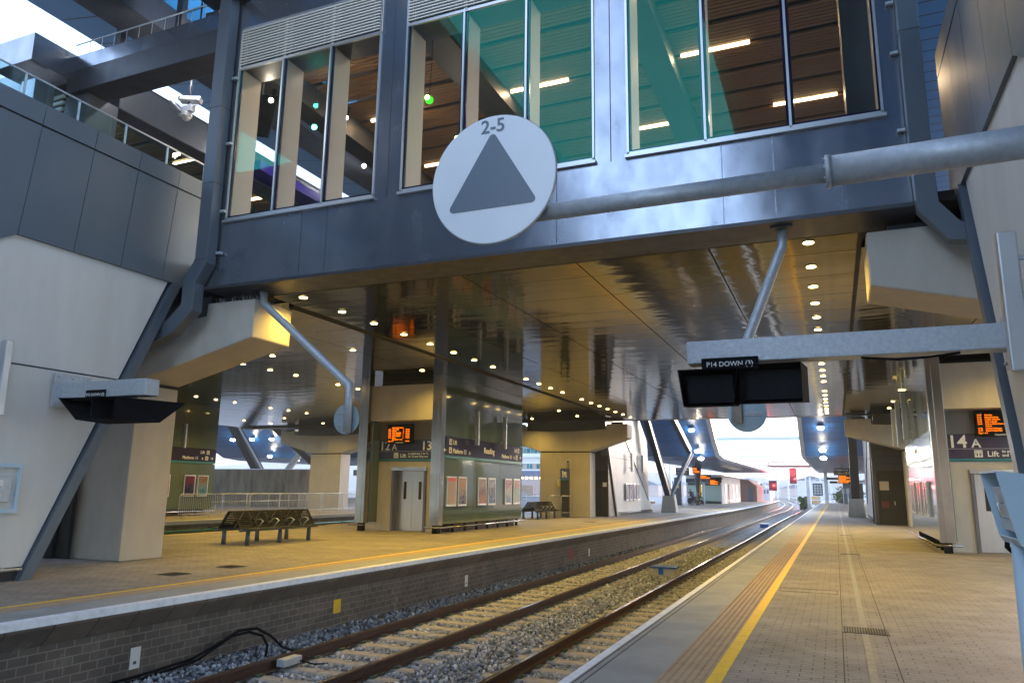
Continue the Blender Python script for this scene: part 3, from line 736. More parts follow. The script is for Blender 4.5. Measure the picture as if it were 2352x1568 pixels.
# recessed switch box in the left enclosure
t = thing('recessed_control_box', 'grey control box with a yellow warning label in a recess of the left wall', 'control box', (-12.45, 8.1, 1.17))
mb = MB(); mb.box(-12.46, -12.40, 7.3, 7.36, 1.15, 1.82); mb.box(-12.46, -12.40, 8.32, 8.38, 1.15, 1.82); mb.box(-12.46, -12.40, 7.3, 8.38, 1.09, 1.15); mb.box(-12.46,-12.40, 7.3, 8.38, 1.82, 1.88)
mb.obj('surround', m_lbox, t)
B(-12.46, -12.39, 7.7, 8.22, 1.26, 1.68).obj('box', m_galv, t, bevel=.01)
B(-12.39, -12.385, 7.95, 8.08, 1.52, 1.62).obj('notice', m_signw, t)
MB().prism([(7.97,1.36),(8.07,1.36),(8.02,1.45)], 0, -12.39, -12.384).obj('warning_label', m_orangetxt, t)

# ------------------------------------------------------------------ lift shafts
SHORT = {(-12.75,1): 'left platform lift shaft', (-30.2,1): 'lift shaft beyond the crowd barriers', (2.6,-1): 'right platform lift shaft'}
def lift(label, xf, facing, y0, y1, w_=3.45, front=True):
    """xf: x of the long green wall; facing +1 when that wall looks to +X"""
    s = facing; s0 = (xf, facing); t = thing('lift_shaft', label, 'lift shaft', (xf-s*w_/2, y0, 0), 'clad lift shafts under the footbridge')
    TOP = 5.595 if s > 0 else 5.525
    X = lambda k: xf-s*k          # k metres inside the wall
    n = 3; L_ = y1-y0
    mb = MB()
    for i in range(n):
        a, b_ = y0+.25+(L_-.25)*i/n, y0+.25+(L_-.25)*(i+1)/n
        for z0, z1 in ((.32, 1.04), (1.045, 1.88), (1.885, 2.6), (3.40, 4.52), (4.525, TOP)): mb.box(X(0), X(.06), a+.004, b_-.004, z0, z1)
    g = mb.obj('green_cladding', m_green if s > 0 or True else m_ss, t)
    B(X(.05), X(w_-.05), y0+1.3, y1-.1, .3, TOP).obj('core', m_dark, t)
    B(X(.25), X(w_-.25), y0+1.35, y1-.25, 0, .3).obj('plinth', mat('maroon_plinth', (.10,.05,.045), .6), t)
    mb = MB()
    for a in np.arange(y0+.3, y1-.1, 1.0): B(X(.10), X(.2), a, a+.06, 0, .3).obj('plinth_bracket', m_black, t)
    # stainless corner posts
    for k0, k1 in ((.0, .36), (w_-.36, w_)):
        mb = MB(); mb.box(X(k0-.02), X(k1), y0-.06, y0+.26, .28, TOP); mb.box(X(k0+.10), X(k0+.12), y0-.075, y0-.06, .28, TOP)
        mb.obj('corner_post', m_ss, t, bevel=.01)
        B(X(k0+.06), X(k1-.1), y0, y0+.2, 0, .28).obj('post_foot', m_black, t)
    mb = MB(); mb.tube([(X(-.16), y1+.1, .22), (X(-.16), y0-.18, .22), (X(.5), y0-.18, .22)], .024, 8)
    mb.obj('bumper_rail', m_ss, t)
    mb = MB(); mb.tube([(X(w_-.5), y0-.18, .22), (X(w_+.16), y0-.18, .22)], .024, 8); mb.obj('bumper_rail', m_ss, t)
    # front wall
    yd = y0+.75
    B(X(.36), X(w_-.36), y0+.12, yd+.5, 3.98, 5.28).obj('upper_panel', m_conc, t)
    B(X(.36), X(w_-.36), yd+.02, yd+.1, 3.3, 3.98).obj('recess_panel', mat('taupe_panel', (.20,.17,.14), .5), t)
    dc = (X(w_/2-.05)); dl, dr = sorted((X(.95), X(2.4)))
    lo, hi = sorted((X(.36), X(w_-.36)))
    mb = MB(); mb.box(lo, dl, yd, yd+.12, 0, 2.52); mb.box(dr, hi, yd, yd+.12, 0, 2.52); mb.box(dl, dr, yd, yd+.12, 2.2, 2.52)
    mb.obj('front_wall', m_conc, t)
    mf = mat('dark_frame', (.14,.13,.14), .35, .6); B(dl, dl+.09, yd-.08, yd+.34, 0, 2.18).obj('door_jamb', mf, t); B(dr-.09, dr, yd-.08, yd+.34, 0, 2.18).obj('door_jamb', mf, t)
    B(dl-.02, dr+.02, yd-.1, yd+.34, 2.18, 2.30).obj('door_head', m_ss, t)
    for a, b_ in ((dl+.09, (dl+dr)/2-.003), ((dl+dr)/2+.003, dr-.09)):
        d_ = B(a, b_, yd+.24, yd+.28, .01, 2.17).obj('lift_door', m_door, t)
        c = a+.18 if a < (dl+dr)/2-.1 else b_-.18
        B((a+b_)/2-.06, (a+b_)/2+.06, yd+.235, yd+.242, 1.14, 1.78).obj('window', m_dark, d_)
    # green side returns of the front recess
    for q0, q1 in (sorted((X(w_-.36), X(w_-.42))), sorted((X(.36), X(.42)))): B(q0, q1, y0+.26, yd, .3, 3.98).obj('side_return', m_green, t)
    # sign bands
    sg = thing('wayfinding_sign', 'navy platform number band on the '+SHORT[s0], 'sign', (X(w_/2), y0+.7, 2.55))
    B(X(.37), X(w_-.37), yd-.03, yd+.0, 2.60, 3.30).obj('panel', m_navy, sg); B(X(.37), X(w_-.37), yd-.03, yd-.0, 2.53, 2.60).obj('stripe', m_teal, sg)
    B(X(.37), X(w_-.37), yd-.033, yd-.03, 2.875, 2.882).obj('divider', m_pale, sg)
    lx = lo+.1
    sb = thing('wayfinding_sign', 'long navy station name band along the '+SHORT[s0], 'sign', (xf, (y0+y1)/2, 2.55))
    xo0, xo1 = sorted((X(-.03), X(-.004)))
    B(xo0, xo1, y0+.27, y1, 2.72, 3.38).obj('panel', m_navy, sb); B(xo0, xo1, y0+.27, y1, 2.62, 2.72).obj('stripe', m_teal, sb)
    return t, sg, sb, yd, lo, hi
def picto(parent, x0, y0, z0, sz, facing, kind='lift'):
    """white pictogram tile with a dark figure"""
    mb = MB(); mk = MB(); e = .004
    def put(M_, a, b_, c, d, o_):
        if facing == '-Y': M_.box(x0+a, x0+b_, y0-o_-.002, y0-o_, z0+c, z0+d)
        elif facing == '+X': M_.box(x0+o_, x0+o_+.002, y0+a, y0+b_, z0+c, z0+d)
        else: M_.box(x0-o_-.002, x0-o_, y0-b_, y0-a, z0+c, z0+d)
    put(mb, 0, sz, 0, sz, 0)
    if kind == 'lift':
        for a in (.25, .6): put(mk, sz*a, sz*(a+.15), sz*.15, sz*.55, .003); put(mk, sz*(a+.02), sz*(a+.13), sz*.6, sz*.72, .003)
        put(mk, sz*.12, sz*.16, sz*.1, sz*.9, .003); put(mk, sz*.84, sz*.88, sz*.1, sz*.9, .003); put(mk, sz*.12, sz*.88, sz*.86, sz*.9, .003)
    else:
        put(mk, sz*.25, sz*.75, sz*.25, sz*.85, .003); put(mb, sz*.33, sz*.67, sz*.5, sz*.78, .006); put(mk, sz*.2, sz*.3, sz*.1, sz*.2, .003); put(mk, sz*.7, sz*.8, sz*.1, sz*.2, .003)
    mb.obj('pictogram', m_signw, parent); mk.obj('pictogram_figure', m_navy, parent)
def arrow(parent, x, y, z, s_, facing, dirn):
    """arrow pointing along reading direction (+1) or against it (-1)"""
    pts = [(-.5,.06),(.18,.06),(-.02,.26),(.1,.36),(.5,0),(.1,-.36),(-.02,-.26),(.18,-.06),(-.5,-.06)]
    mb = MB(); pts = [(p[0]*s_*dirn, p[1]*s_) for p in pts]
    if facing == '-Y': mb.prism([(x+p[0], z+p[1]) for p in pts], 1, y-.004, y)
    elif facing == '+X': mb.prism([(y+p[0], z+p[1]) for p in pts], 0, x, x+.004)
    else: mb.prism([(y-p[0], z+p[1]) for p in pts], 0, x-.004, x)
    mb.obj('arrow', m_signw, parent)

LA, sgA, sbA, ydA, loA, hiA = lift('green clad lift shaft on the left platform with orange board', -12.75, 1, 23.5, 31.05)
text('12', .46, (loA+.08, ydA-.035, 2.93), '-Y', m_signw, sgA); text('A', .32, (loA+.62, ydA-.035, 2.93), '-Y', m_signw, sgA); text('13', .46, (hiA-.86, ydA-.035, 2.93), '-Y', m_signw, sgA)
picto(sgA, loA+.72, ydA-.035, 2.64, .19, '-Y'); text('Lift', .20, (loA+.99, ydA-.035, 2.66), '-Y', m_signw, sgA)
text('to platforms 1 to 11,', .105, (loA+1.32, ydA-.035, 2.765), '-Y', m_signw, sgA); text('14, 15 and Way out', .105, (loA+1.32, ydA-.035, 2.66), '-Y', m_signw, sgA)
xw = -12.715
picto(sbA, xw, 24.05, 3.10, .22, '+X'); text('Lift', .23, (xw, 24.36, 3.13), '+X', m_signw, sbA)
arrow(sbA, xw, 23.75, 2.90, .2, '+X', -1); picto(sbA, xw, 24.05, 2.80, .22, '+X', 'train'); text('Platform 13', .23, (xw, 24.36, 2.82), '+X', m_signw, sbA); text('A', .17, (xw, 25.68, 2.82), '+X', m_signw, sbA)
text('Reading', .32, (xw, 27.0, 2.93), '+X', m_signw, sbA)
text('Lift', .22, (xw, 30.1, 3.13), '+X', m_signw, sbA); picto(sbA, xw, 30.45, 3.1, .2, '+X')
text('Platform 13', .22, (xw, 28.75, 2.82), '+X', m_signw, sbA); text('B', .16, (xw, 30.02, 2.82), '+X', m_signw, sbA); picto(sbA, xw, 30.25, 2.8, .2, '+X', 'train'); arrow(sbA, xw, 30.75, 2.9, .2, '+X', 1)
LC, sgC, sbC, ydC, loC, hiC = lift('green clad lift shaft on the platform beyond the barriers at left', -30.2, 1, 23.5, 30.7)
xw = -30.165
text('Reading', .32, (xw, 26.0, 2.93), '+X', m_signw, sbC)
text('Lift', .22, (xw, 29.6, 3.13), '+X', m_signw, sbC); picto(sbC, xw, 30.02, 3.1, .2, '+X')
text('Platform 11', .22, (xw, 28.45, 2.82), '+X', m_signw, sbC); text('B', .16, (xw, 29.72, 2.82), '+X', m_signw, sbC); picto(sbC, xw, 29.95, 2.8, .2, '+X', 'train'); arrow(sbC, xw, 30.4, 2.9, .2, '+X', 1)
LB, sgB, sbB, ydB, loB, hiB = lift('lift shaft on the right platform beside the camera side with steel corner post', 2.6, -1, 24.2, 32.4)
text('14', .50, (loB+.1, ydB-.035, 2.92), '-Y', m_signw, sgB); text('A', .34, (loB+.70, ydB-.035, 2.92), '-Y', m_signw, sgB)
picto(sgB, loB+.75, ydB-.035, 2.64, .20, '-Y'); text('Lift', .22, (loB+1.06, ydB-.035, 2.66), '-Y', m_signw, sgB)
text('to platforms 1 to 13', .11, (loB+1.42, ydB-.035, 2.77), '-Y', m_signw, sgB); text('and Way out', .11, (loB+1.42, ydB-.035, 2.66), '-Y', m_signw, sgB)
xw = 2.565
text('Reading', .32, (xw, 29.2, 2.93), '-X', m_signw, sbB); text('Lift', .22, (xw, 31.2, 3.13), '-X', m_signw, sbB)

# departure boards
def dboard(label, x0, x1, y, z0, z1, seed, hdr=True, facing='-Y'):
    t = thing('departure_board', label, 'departure board', ((x0+x1)/2, y, z0), 'orange dot matrix departure boards')
    B(x0, x1, y-.14, y, z0, z1).obj('housing', m_black, t, bevel=.01)
    rr = random.Random(seed); W_, H = x1-x0, z1-z0
    rows = 9; rh = (H*.78)/rows
    names = ['Bristol Temple Mds','Calls at Didcot Parkway','Ealing Broadway','Oxford','Bedwyn','Great Bedwyn on rear','London Paddington','Calls at Slough','Gatwick Airport','Basingstoke','Newbury','London Waterloo']
    rr.shuffle(names); g = []
    s_ = rh*.92
    for i in range(rows):
        z = z1-.12*H-rh*(i+1)
        if i == rows-1: L_, M_, R_ = '', 'Page 1 of 2', '21:43:12'
        else: L_ = '21:%02d' % (40+i) if rr.random() < .8 else ''; M_ = names[i]; R_ = 'On time' if L_ else ''
        if L_: g.append((L_, x0+.05*W_, z))
        g.append((M_, x0+(.2 if i < rows-1 else .05)*W_, z)); 
        if R_: g.append((R_, x0+.74*W_, z)); 
        if L_: g.append((str(rr.randint(1, 15)), x0+.63*W_, z))
    body = []
    for tx, x, z in g: text(tx, s_, (x, y-.142, z), '-Y', m_amber2, t, 'led_text', bold=.0015, sx=.86)
    if hdr: text('Departures', .07, ((x0+x1)/2, y-.142, z0+.02), '-Y', m_signw, t, 'lettering', 'CENTER')
    return t
dboard('orange departure board hanging over the left platform lift doors', -15.36, -14.28, 24.2, 3.16, 3.88, 3)
dboard('orange departure board above the 14A band on the right platform', 3.78, 5.0, 24.9, 3.22, 3.95, 5)

# poster cases
def pmat(name, cols, scale=3):
    cols = [tuple(max(0, (v-.3*sum(c)/3)*.72) for v in c) for c in cols]
    M = mat(name, cols[0], .25); N, L, b = nodes(M)
    tc = N.new('ShaderNodeTexCoord'); n = N.new('ShaderNodeTexNoise'); n.inputs['Scale'].default_value = scale*1.6; n.inputs['Detail'].default_value = 4
    n.inputs['Distortion'].default_value = 1.2
    sp = N.new('ShaderNodeSeparateXYZ'); L.new(tc.outputs['Object'], sp.inputs[0]); L.new(tc.outputs['Object'], n.inputs['Vector'])
    m1 = N.new('ShaderNodeMath'); m1.operation = 'MULTIPLY_ADD'; m1.inputs[1].default_value = 1.8; m1.inputs[2].default_value = -.9; L.new(n.outputs[0], m1.inputs[0])
    m2 = N.new('ShaderNodeMath'); m2.operation = 'ADD'; L.new(sp.outputs[2], m2.inputs[0]); L.new(m1.outputs[0], m2.inputs[1])
    cr = N.new('ShaderNodeValToRGB'); L.new(m2.outputs[0], cr.inputs[0])
    cr.color_ramp.elements[0].position = .15; cr.color_ramp.elements[1].position = .9
    cr.color_ramp.elements[0].color = (*cols[0], 1); cr.color_ramp.elements[1].color = (*cols[-1], 1)
    for i, c in enumerate(cols[1:-1]): e = cr.color_ramp.elements.new(.15+.75*(i+1)/(len(cols)-1)); e.color = (*c, 1)
    L.new(cr.outputs[0], b.inputs['Base Color']); return M
def poster(label, xf, s, y0, y1, cols, z0=.92, z1=1.98, scale=3, lines=None, head=None):
    t = thing('poster_case', label, 'poster case', (xf, (y0+y1)/2, z0), 'framed poster cases on the station walls')
    a, b_ = sorted((xf+s*.0, xf+s*.07)); B(a, b_, y0, y1, z0, z1).obj('frame', m_alu, t, bevel=.012)
    a, b_ = sorted((xf+s*.07, xf+s*.074)); B(a, b_, y0+.05, y1-.05, z0+.07, z1-.05).obj('print', pmat('poster_print', cols, scale), t)
    a, b_ = sorted((xf+s*.074, xf+s*.077))
    if head: B(a, b_, y0+.05, y1-.05, z1-.18, z1-.05).obj('print_header', mat('poster_header', head, .4), t)
    if lines:
        mb = MB()
        for k in range(12):
            if k == 6: continue
            zz = z1-.26-k*.06; mb.box(a, b_, y0+.10, y1-.10-.1*random.random(), zz, zz+.018)
        mb.obj('print_text', mat('poster_text', lines, .5), t)
    return t
W1 = (.62,.6,.56)
poster('white notice poster with a red top, nearest the steel post on the left lift wall', -12.75, 1, 23.93, 24.66, [W1,(.6,.57,.52)], lines=(.45,.12,.1), head=(.5,.06,.06))
poster('dusky blue landscape poster beside the white notice on the left lift wall', -12.75, 1, 24.8, 25.5, [(.04,.05,.12),(.35,.3,.25),(.5,.28,.08)])
poster('orange and brown sunset poster in the middle of the left lift wall', -12.75, 1, 26.5, 27.25, [(.45,.16,.04),(.12,.06,.05),(.35,.25,.2)])
poster('blue and black poster in the middle of the left lift wall', -12.75, 1, 27.4, 28.12, [(.08,.15,.5),(.02,.02,.05),(.4,.45,.6)])
poster('pale blue swirling poster, left one of the far pair on the left lift wall', -12.75, 1, 29.1, 29.8, [(.15,.25,.55),(.55,.58,.62),(.4,.15,.2)])
poster('whitish poster with pink figures at the far end of the left lift wall', -12.75, 1, 30.0, 30.7, [(.5,.55,.6),(.25,.45,.55),(.55,.25,.3)])
poster('red and yellow poster on the lift wall beyond the barriers', -30.2, 1, 27.1, 27.8, [(.75,.45,.02),(.5,.02,.03),(.75,.5,.05)], .95, 2.02, 2)
poster('dark navy poster on the lift wall beyond the barriers', -30.2, 1, 28.69, 29.4, [(.01,.012,.06),(.03,.02,.08),(.2,.02,.03)], .95, 2.02)
poster('seaside poster with a pale sky on the lift wall beyond the barriers', -30.2, 1, 29.57, 30.27, [(.05,.2,.28),(.3,.4,.45),(.3,.15,.06)], .95, 2.02)
for i, (y, c, l) in enumerate(((47.7, [(.5,.3,.35),(.6,.55,.55),(.3,.2,.3)], 'pinkish'), (48.65, [(.15,.2,.45),(.5,.5,.6),(.1,.1,.3)], 'blue'), (49.6, [(.3,.2,.4),(.5,.45,.5),(.2,.15,.3)], 'mauve'), (50.55, [(.6,.6,.6),(.45,.5,.55),(.6,.58,.55)], 'pale grey'))):
    poster(l+' poster, one of four on the cream enclosure past the pier', -12.4, 1, y, y+.72, c)
for i, (y, l) in enumerate(((25.9,'nearest'),(26.65,'second'),(27.85,'third'),(28.6,'fourth'),(30.0,'fifth'),(30.8,'sixth and farthest'))):
    poster(l+' poster case along the right lift wall', 2.6, -1, y, y+.62, [(.5,.55,.62),(.2,.25,.35),(.55,.4,.4)])

# wall-mounted vertical light blades
def blade(label, x, y, z0, z1, s, w_=.09, lean=0):
    t = thing('wall_light', label, 'wall light', (x, y, z0), 'slim vertical wall lights')
    a, b_ = sorted((x, x+s*.16)); 
    B(a, b_, y-w_/2, y+w_/2, z0, z1).obj('housing', m_alu, t, bevel=.015)
    a, b_ = sorted((x, x-s*.14))
    mb = MB()
    for z in (z0+.25, z1-.25): mb.box(a, b_, y-.02, y+.02, z-.02, z+.02)
    mb.obj('bracket', m_galv, t)
    return t
blade('slim silver wall light on the left enclosure at the photo edge', -12.30, 7.72, 2.62, 3.84, 1, .12)
blade('slim silver wall light on the right enclosure at the photo edge', 1.70, 7.98, 2.70, 4.02, -1, .13)
blade('first green lit wall light above the posters of the left lift wall', -12.6, 25.95, 3.18, 4.5, 1)
blade('second green lit wall light above the posters of the left lift wall', -12.6, 28.6, 3.18, 4.5, 1)
blade('wall light above the posters on the lift wall beyond the barriers', -30.05, 28.3, 3.35, 4.55, 1)
blade('first wall light on the cream enclosure past the far pier', -12.25, 48.6, 2.75, 3.95, 1)
blade('second wall light on the cream enclosure past the far pier', -12.25, 51.6, 2.75, 3.95, 1)
blade('nearest slim wall light leaning off the right lift wall', 2.45, 29.3, 3.45, 5.1, -1, .12)
blade('middle slim wall light off the right lift wall', 2.45, 32.0, 3.45, 5.1, -1, .12)
blade('far slim wall light on the right pier side', 2.45, 34.4, 3.45, 5.0, -1, .12)

# ------------------------------------------------------------------ downlights
ld = bpy.data.lights.new('downlight_lamp', 'SPOT'); ld.energy = 41; ld.color = WARM; ld.spot_size = R(142); ld.spot_blend = 1; ld.shadow_soft_size = .08
dl0 = thing('downlight', '', 'downlight', (0, 0, 0), 'round recessed downlights in the footbridge soffit')
mb = MB(); mb.disc((0,0,-.018), .10, 2, .02, 20); mb.obj('trim_ring', m_alu, dl0)
mb = MB(); mb.disc((0,0,-.024), .078, 2, .005, 20); mb.obj('lens', m_lens, dl0)
lo_ = bpy.data.objects.new('lamp', ld); col.objects.link(lo_); lo_.parent = dl0; lo_.location = (0,0,-.05)
ROWS = [('in the left platform edge row', -10.1, ZS, [12.33,13.7,15.0,16.4,17.8,19.2,20.6,22.0,24.9,26.2,27.5,28.9,31.5,32.9,34.25,35.65,37.1,38.6,40.2]),
        ('in the right platform edge row', -.15, ZS, [12.25,13.65,15.05,16.45,17.85,19.25,24.6,26.0,27.3,28.7,31.5,32.85,34.2,35.6,37.0,38.4,39.5,40.5]),
        ('in the row beside the left lift', -13.05, ZS+.1, [15.5,18.35,22.5,36.8,39.85]),
        ('in the row behind the left lift', -16.1, ZS+.1, [18.37,36.9,40.7]),
        ('in the row over the left platform far edge', -18.2, ZS+.1, [18.0,19.35,20.7,22.1,24.7,26.1]),
        ('in the row over the barrier platform edge', -27.3, ZS+.1, [24.97,26.2,27.44,28.7,31.3,32.75,34.3,40.8]),
        ('past the lift beyond the barriers', -30.7, ZS+.1, [36.5,40.3]),
        ('in the farthest left ceiling', -34.4, ZS+.1, [37.1,39.6]),
        ('over the right lift doors', 4.3, ZS+.03, [20.6,22.9]),
        ('by the far right pier', 2.56, ZS+.03, [32.2,36.3,39.1])]
first = True
for desc, x, z, yl in ROWS:
    for i, y in enumerate(yl):
        lb = ORD[i]+' warm downlight from the front '+desc
        if first: dl0.location = (x, y, z); dl0['label'] = lb; first = False
        else: dup(dl0, (x, y, z), lb)

# strip lights in the timber ceiling grooves
st0 = thing('strip_light', '', 'strip light', (0,0,0), 'glowing strip lights in the slatted ceilings')
MB().tube([(-.8,0,0),(.8,0,0)], .045, 8).obj('tube', m_tube, st0); B(-.82,.82,-.05,.05,.05,.10).obj('housing', m_black, st0)
la = bpy.data.lights.new('strip_lamp', 'AREA'); la.shape = 'RECTANGLE'; la.size = 1.6; la.size_y = .1; la.energy = 9; la.color = (1,.72,.42)
lo2 = bpy.data.objects.new('lamp', la); col.objects.link(lo2); lo2.parent = st0; lo2.location = (0,0,-.06)
first = True; cnt = {}
for (x, y, z, d) in [(-2.0,16.75,12,'third window, upper'),(-.1,20.05,12,'third window, right'),(-4.3,20.05,12,'third window, lower left'),(-6.5,16.75,12,'second window, upper'),(-10.9,16.75,12,'first window, right'),
                     (-8.8,20.05,12,'second window, behind the sign'),(-9.6,13.46,12,'first window, top right'),(-2.0,13.46,12,'third window, top'),(-11.0,20.05,12,'first window, far'),
                     (-17.3,12.4,11,'open gap at the left beside the platform 12A sign'),(-17.2,18.3,11,'first window, low at the left'),(-22,16.0,11,'far left ceiling')]:
    lb = 'glowing strip light seen through the '+d
    if first: st0.location = (x, y, z-.02); st0['label'] = lb; first = False
    else: dup(st0, (x, y, z-.02), lb)
# small spotlights inside and outside the deck
sp0 = thing('spotlight', 'small bright spotlight behind the first window, upper left', 'spotlight', (-11.3, 12.2, 10.2), 'small bright spotlights around the glazed deck')
mb = MB(); mb.sphere((-11.3,12.2,10.2), .055); mb.obj('lens', m_spot, sp0); lp_ = bpy.data.lights.new('spotlight_lamp', 'POINT'); lp_.energy = 3; lp_.color = (1,.85,.62); lp_.shadow_soft_size = .06; l3 = bpy.data.objects.new('lamp', lp_); col.objects.link(l3); l3.parent = sp0; l3.location = (0,-.1,-.1); mb = MB(); mb.tube([(-11.3,12.2,10.22),(-11.3,12.3,10.5)], .05, 8); mb.obj('housing', m_black, sp0)
for x, y, z, d in [(-11.0,13.9,11.5,'first window, top middle'),(-9.95,13.2,10.0,'first window, centre'),(-10.3,17.0,11.3,'first window, right of the middle post'),(-13.2,15,9.6,'first window, lower left'),(-7.2,12.4,11.0,'second window, top left'),(-8.6,16.2,10.5,'first window, right pane'),(-12.0,12.6,7.6,'first window, bottom left corner')]:
    dup(sp0, (x, y, z), 'small bright spotlight behind the '+d)
cs0 = thing('spotlight', 'bright spotlight under the blue canopy seen through the first window, right pane', 'spotlight', (-14.9, 21.0, 12.9), 'small bright spotlights around the glazed deck')
MB().sphere((-14.9,21,12.9), .07).obj('lens', m_spot, cs0); MB().tube([(-14.9,21,12.95),(-14.9,21,14.0)], .02, 6).obj('stem', m_black, cs0)
lq = bpy.data.lights.new('canopy_fill_lamp', 'POINT'); lq.energy = 22; lq.color = (.95,.95,1); lq.shadow_soft_size = .08; l4 = bpy.data.objects.new('lamp', lq); col.objects.link(l4); l4.parent = cs0; l4.location = (0,0,-.7)  # lamps added under the canopy to brighten its boards
for p, d in (((-13.9,17.5,12.9), 'through the first window, middle pane'), ((-14.6,28,12.9), 'farther back through the first window'), ((-13.8,5.5,12.9), 'above the portal beam at the top left'), ((-14.2,12.6,12.9), 'added to brighten it, just above the portal beam')): dup(cs0, p, 'bright spotlight under the blue canopy seen '+d if 'beam' not in d else 'spotlight under the blue canopy '+d)
# green-rimmed round lamps
for k, (x, z, d) in enumerate(((-7.0, 9.2, 'upper green glowing round lamp in the second window'), (-6.3, 8.2, 'lower green glowing round lamp in the second window beside the round sign'))):
    t = thing('green_lamp', d, 'lamp', (x, 11.9, z), 'green glowing lamps inside the deck')
    MB().sphere((x,11.95,z), .085, 14, 9).obj('globe', emat('green_glow', (.05,.6,.03), .35), t); MB().sphere((x+.0,11.87,z+.01), .05, 12, 8).obj('lens', emat('green_lens', (.5,1,.2), 3), t)
    MB().tube([(x,11.95,z+.08),(x,12.0,z+.9),(x,12.0,12.0)], .006, 5).obj('cable', m_black, t)

# ------------------------------------------------------------------ canopies
def canopy(label, x0, x1, xr=None, tilt=0, y_lo=-20, y_hi=128, edgew=.35):
    t = thing('platform_canopy', label, 'canopy', ((x0+x1)/2, 0, 4.4), 'blue boarded wave shaped platform canopies')
    prof = [(-45,4.4),(-26.0,4.4),(-23.5,4.6),(-21.5,5.3),(-5.2,13.1),(-3.2,13.85),(-1,14.0),(50.5,14.0),(52.5,13.9),(54.2,13.2),(66.1,5.6),(68.3,4.6),(71.1,4.35),(90,4.38),(y_hi,4.5)]
    if y_hi < 50: prof = prof[:7]
    mb = MB()
    for (a, za), (b_, zb) in zip(prof, prof[1:]):
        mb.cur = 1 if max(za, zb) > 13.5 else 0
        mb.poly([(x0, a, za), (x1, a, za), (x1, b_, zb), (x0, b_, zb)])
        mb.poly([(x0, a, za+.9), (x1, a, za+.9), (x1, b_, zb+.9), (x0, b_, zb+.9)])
    mb.obj('soffit', [m_canopy, m_canopy_lit], t)
    for X in (x0, x1):
        s = -1 if X == x0 else 1
        vs = []; 
        for y, z in prof: vs += [(X, y, z-.02), (X+s*edgew, y, z+.15), (X+s*edgew, y, z+.55), (X, y, z+.95)]
        n = len(prof); fs = []
        for i in range(n-1):
            k = 4*i; fs += [(k, k+4, k+5, k+1), (k+1, k+5, k+6, k+2), (k+2, k+6, k+7, k+3)]
        mb = MB(); mb.faces(vs, fs); mb.obj('edge_trim', m_roofmetal, t)
    return t
cA = canopy('large blue boarded canopy over the left platform, sloping down beyond the bridge', -16.4, -9.55)
cB = canopy('large blue boarded canopy over the right platform', -2.15, 9)
cD = canopy('unseen canopy behind the camera, added to darken reflections at the left', -36, -16.8, y_hi=-1)  # out of view; added to block sky from window and fascia reflections
cC = canopy('blue boarded canopy far left, seen under the bridge past the lift', -66, -38, y_hi=75)
# flared edge of the left canopy, sky light painted in as paler blue
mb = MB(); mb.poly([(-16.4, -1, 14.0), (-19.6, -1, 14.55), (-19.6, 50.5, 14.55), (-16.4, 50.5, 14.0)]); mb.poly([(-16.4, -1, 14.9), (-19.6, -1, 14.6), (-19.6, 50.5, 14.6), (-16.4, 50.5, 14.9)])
mb.obj('flared_edge', board_lines(mat('skylit_tone_boards', (.05,.17,.36), .3, .3), 1, 1.25, .05, (.09,.30,.58), (.01,.05,.12)), cA)
B(-16.5, -15.4, -1, 50.5, 13.2, 13.98).obj('edge_beam', m_steel, cA)
B(-12.9, -12.2, 3, 50.5, 13.3, 13.98).obj('edge_beam', m_steel, cA)

# raking V struts with concrete plinths
def vstrut(label, x, y, s=1, dark=True):
    t = thing('raking_strut', label, 'canopy strut', (x, y, 0), 'steel canopy struts on concrete plinths')
    MB().faces([(x-.55,y-.5,0),(x+.55,y-.5,0),(x+.55,y+.5,0),(x-.55,y+.5,0),(x-.42,y-.4,1.15),(x+.42,y-.4,1.15),(x+.42,y+.4,1.15),(x-.42,y+.4,1.15)],[(0,3,2,1),(4,5,6,7),(0,1,5,4),(1,2,6,5),(2,3,7,6),(3,0,4,7)]) if False else None
    mb = MB(); mb.faces([(x-.55,y-.5,0),(x+.55,y-.5,0),(x+.55,y+.5,0),(x-.55,y+.5,0),(x-.42,y-.4,1.2),(x+.42,y-.4,1.2),(x+.42,y+.4,1.2),(x-.42,y+.4,1.2)],[(0,3,2,1),(4,5,6,7),(0,1,5,4),(1,2,6,5),(2,3,7,6),(3,0,4,7)]); mb.obj('plinth', m_conc, t, bevel=.02)
    return t
def beamseg(t, p, q, wx, wy, m_, name='strut_arm', taper=1):
    p, q = Vector(p), Vector(q); d = (q-p).normalized(); sx_ = Vector((1,0,0)); u = (sx_-d*sx_.dot(d)).normalized(); v = d.cross(u)
    vs = []
    for c, k in ((p,taper),(q,1)):
        for a, b_ in ((-1,-1),(1,-1),(1,1),(-1,1)): vs.append(c+u*wx*a*k+v*wy*b_*k)
    mb = MB(); mb.faces(vs, [(0,1,2,3),(7,6,5,4),(0,4,5,1),(1,5,6,2),(2,6,7,3),(3,7,4,0)]); mb.obj(name, m_, t, bevel=.02)
t = vstrut('dark raking strut pair on a white plinth where the left canopy comes down', -11.3, 56.2)
beamseg(t, (-11.35,56.2,1.2), (-12.1,50.2,8.5), .2, .28, m_steel); beamseg(t, (-11.2,56.3,1.2), (-10.4,60.5,4.6), .13, .14, m_clad); beamseg(t, (-10.5,60.4,4.7), (-11.5,52,9.5), .18, .25, m_steel)
mb = MB(); mb.tube([(-11.05,56.0,1.3),(-11.6,50.1,7.6)], .035, 8); mb.tube([(-11.0,56.1,1.3),(-10.15,60.3,4.4)], .03, 8); mb.obj('edge_tube', m_galv, t)
t = vstrut('dark canopy column on a white plinth on the right platform beyond the lift', 1.22, 56.2)
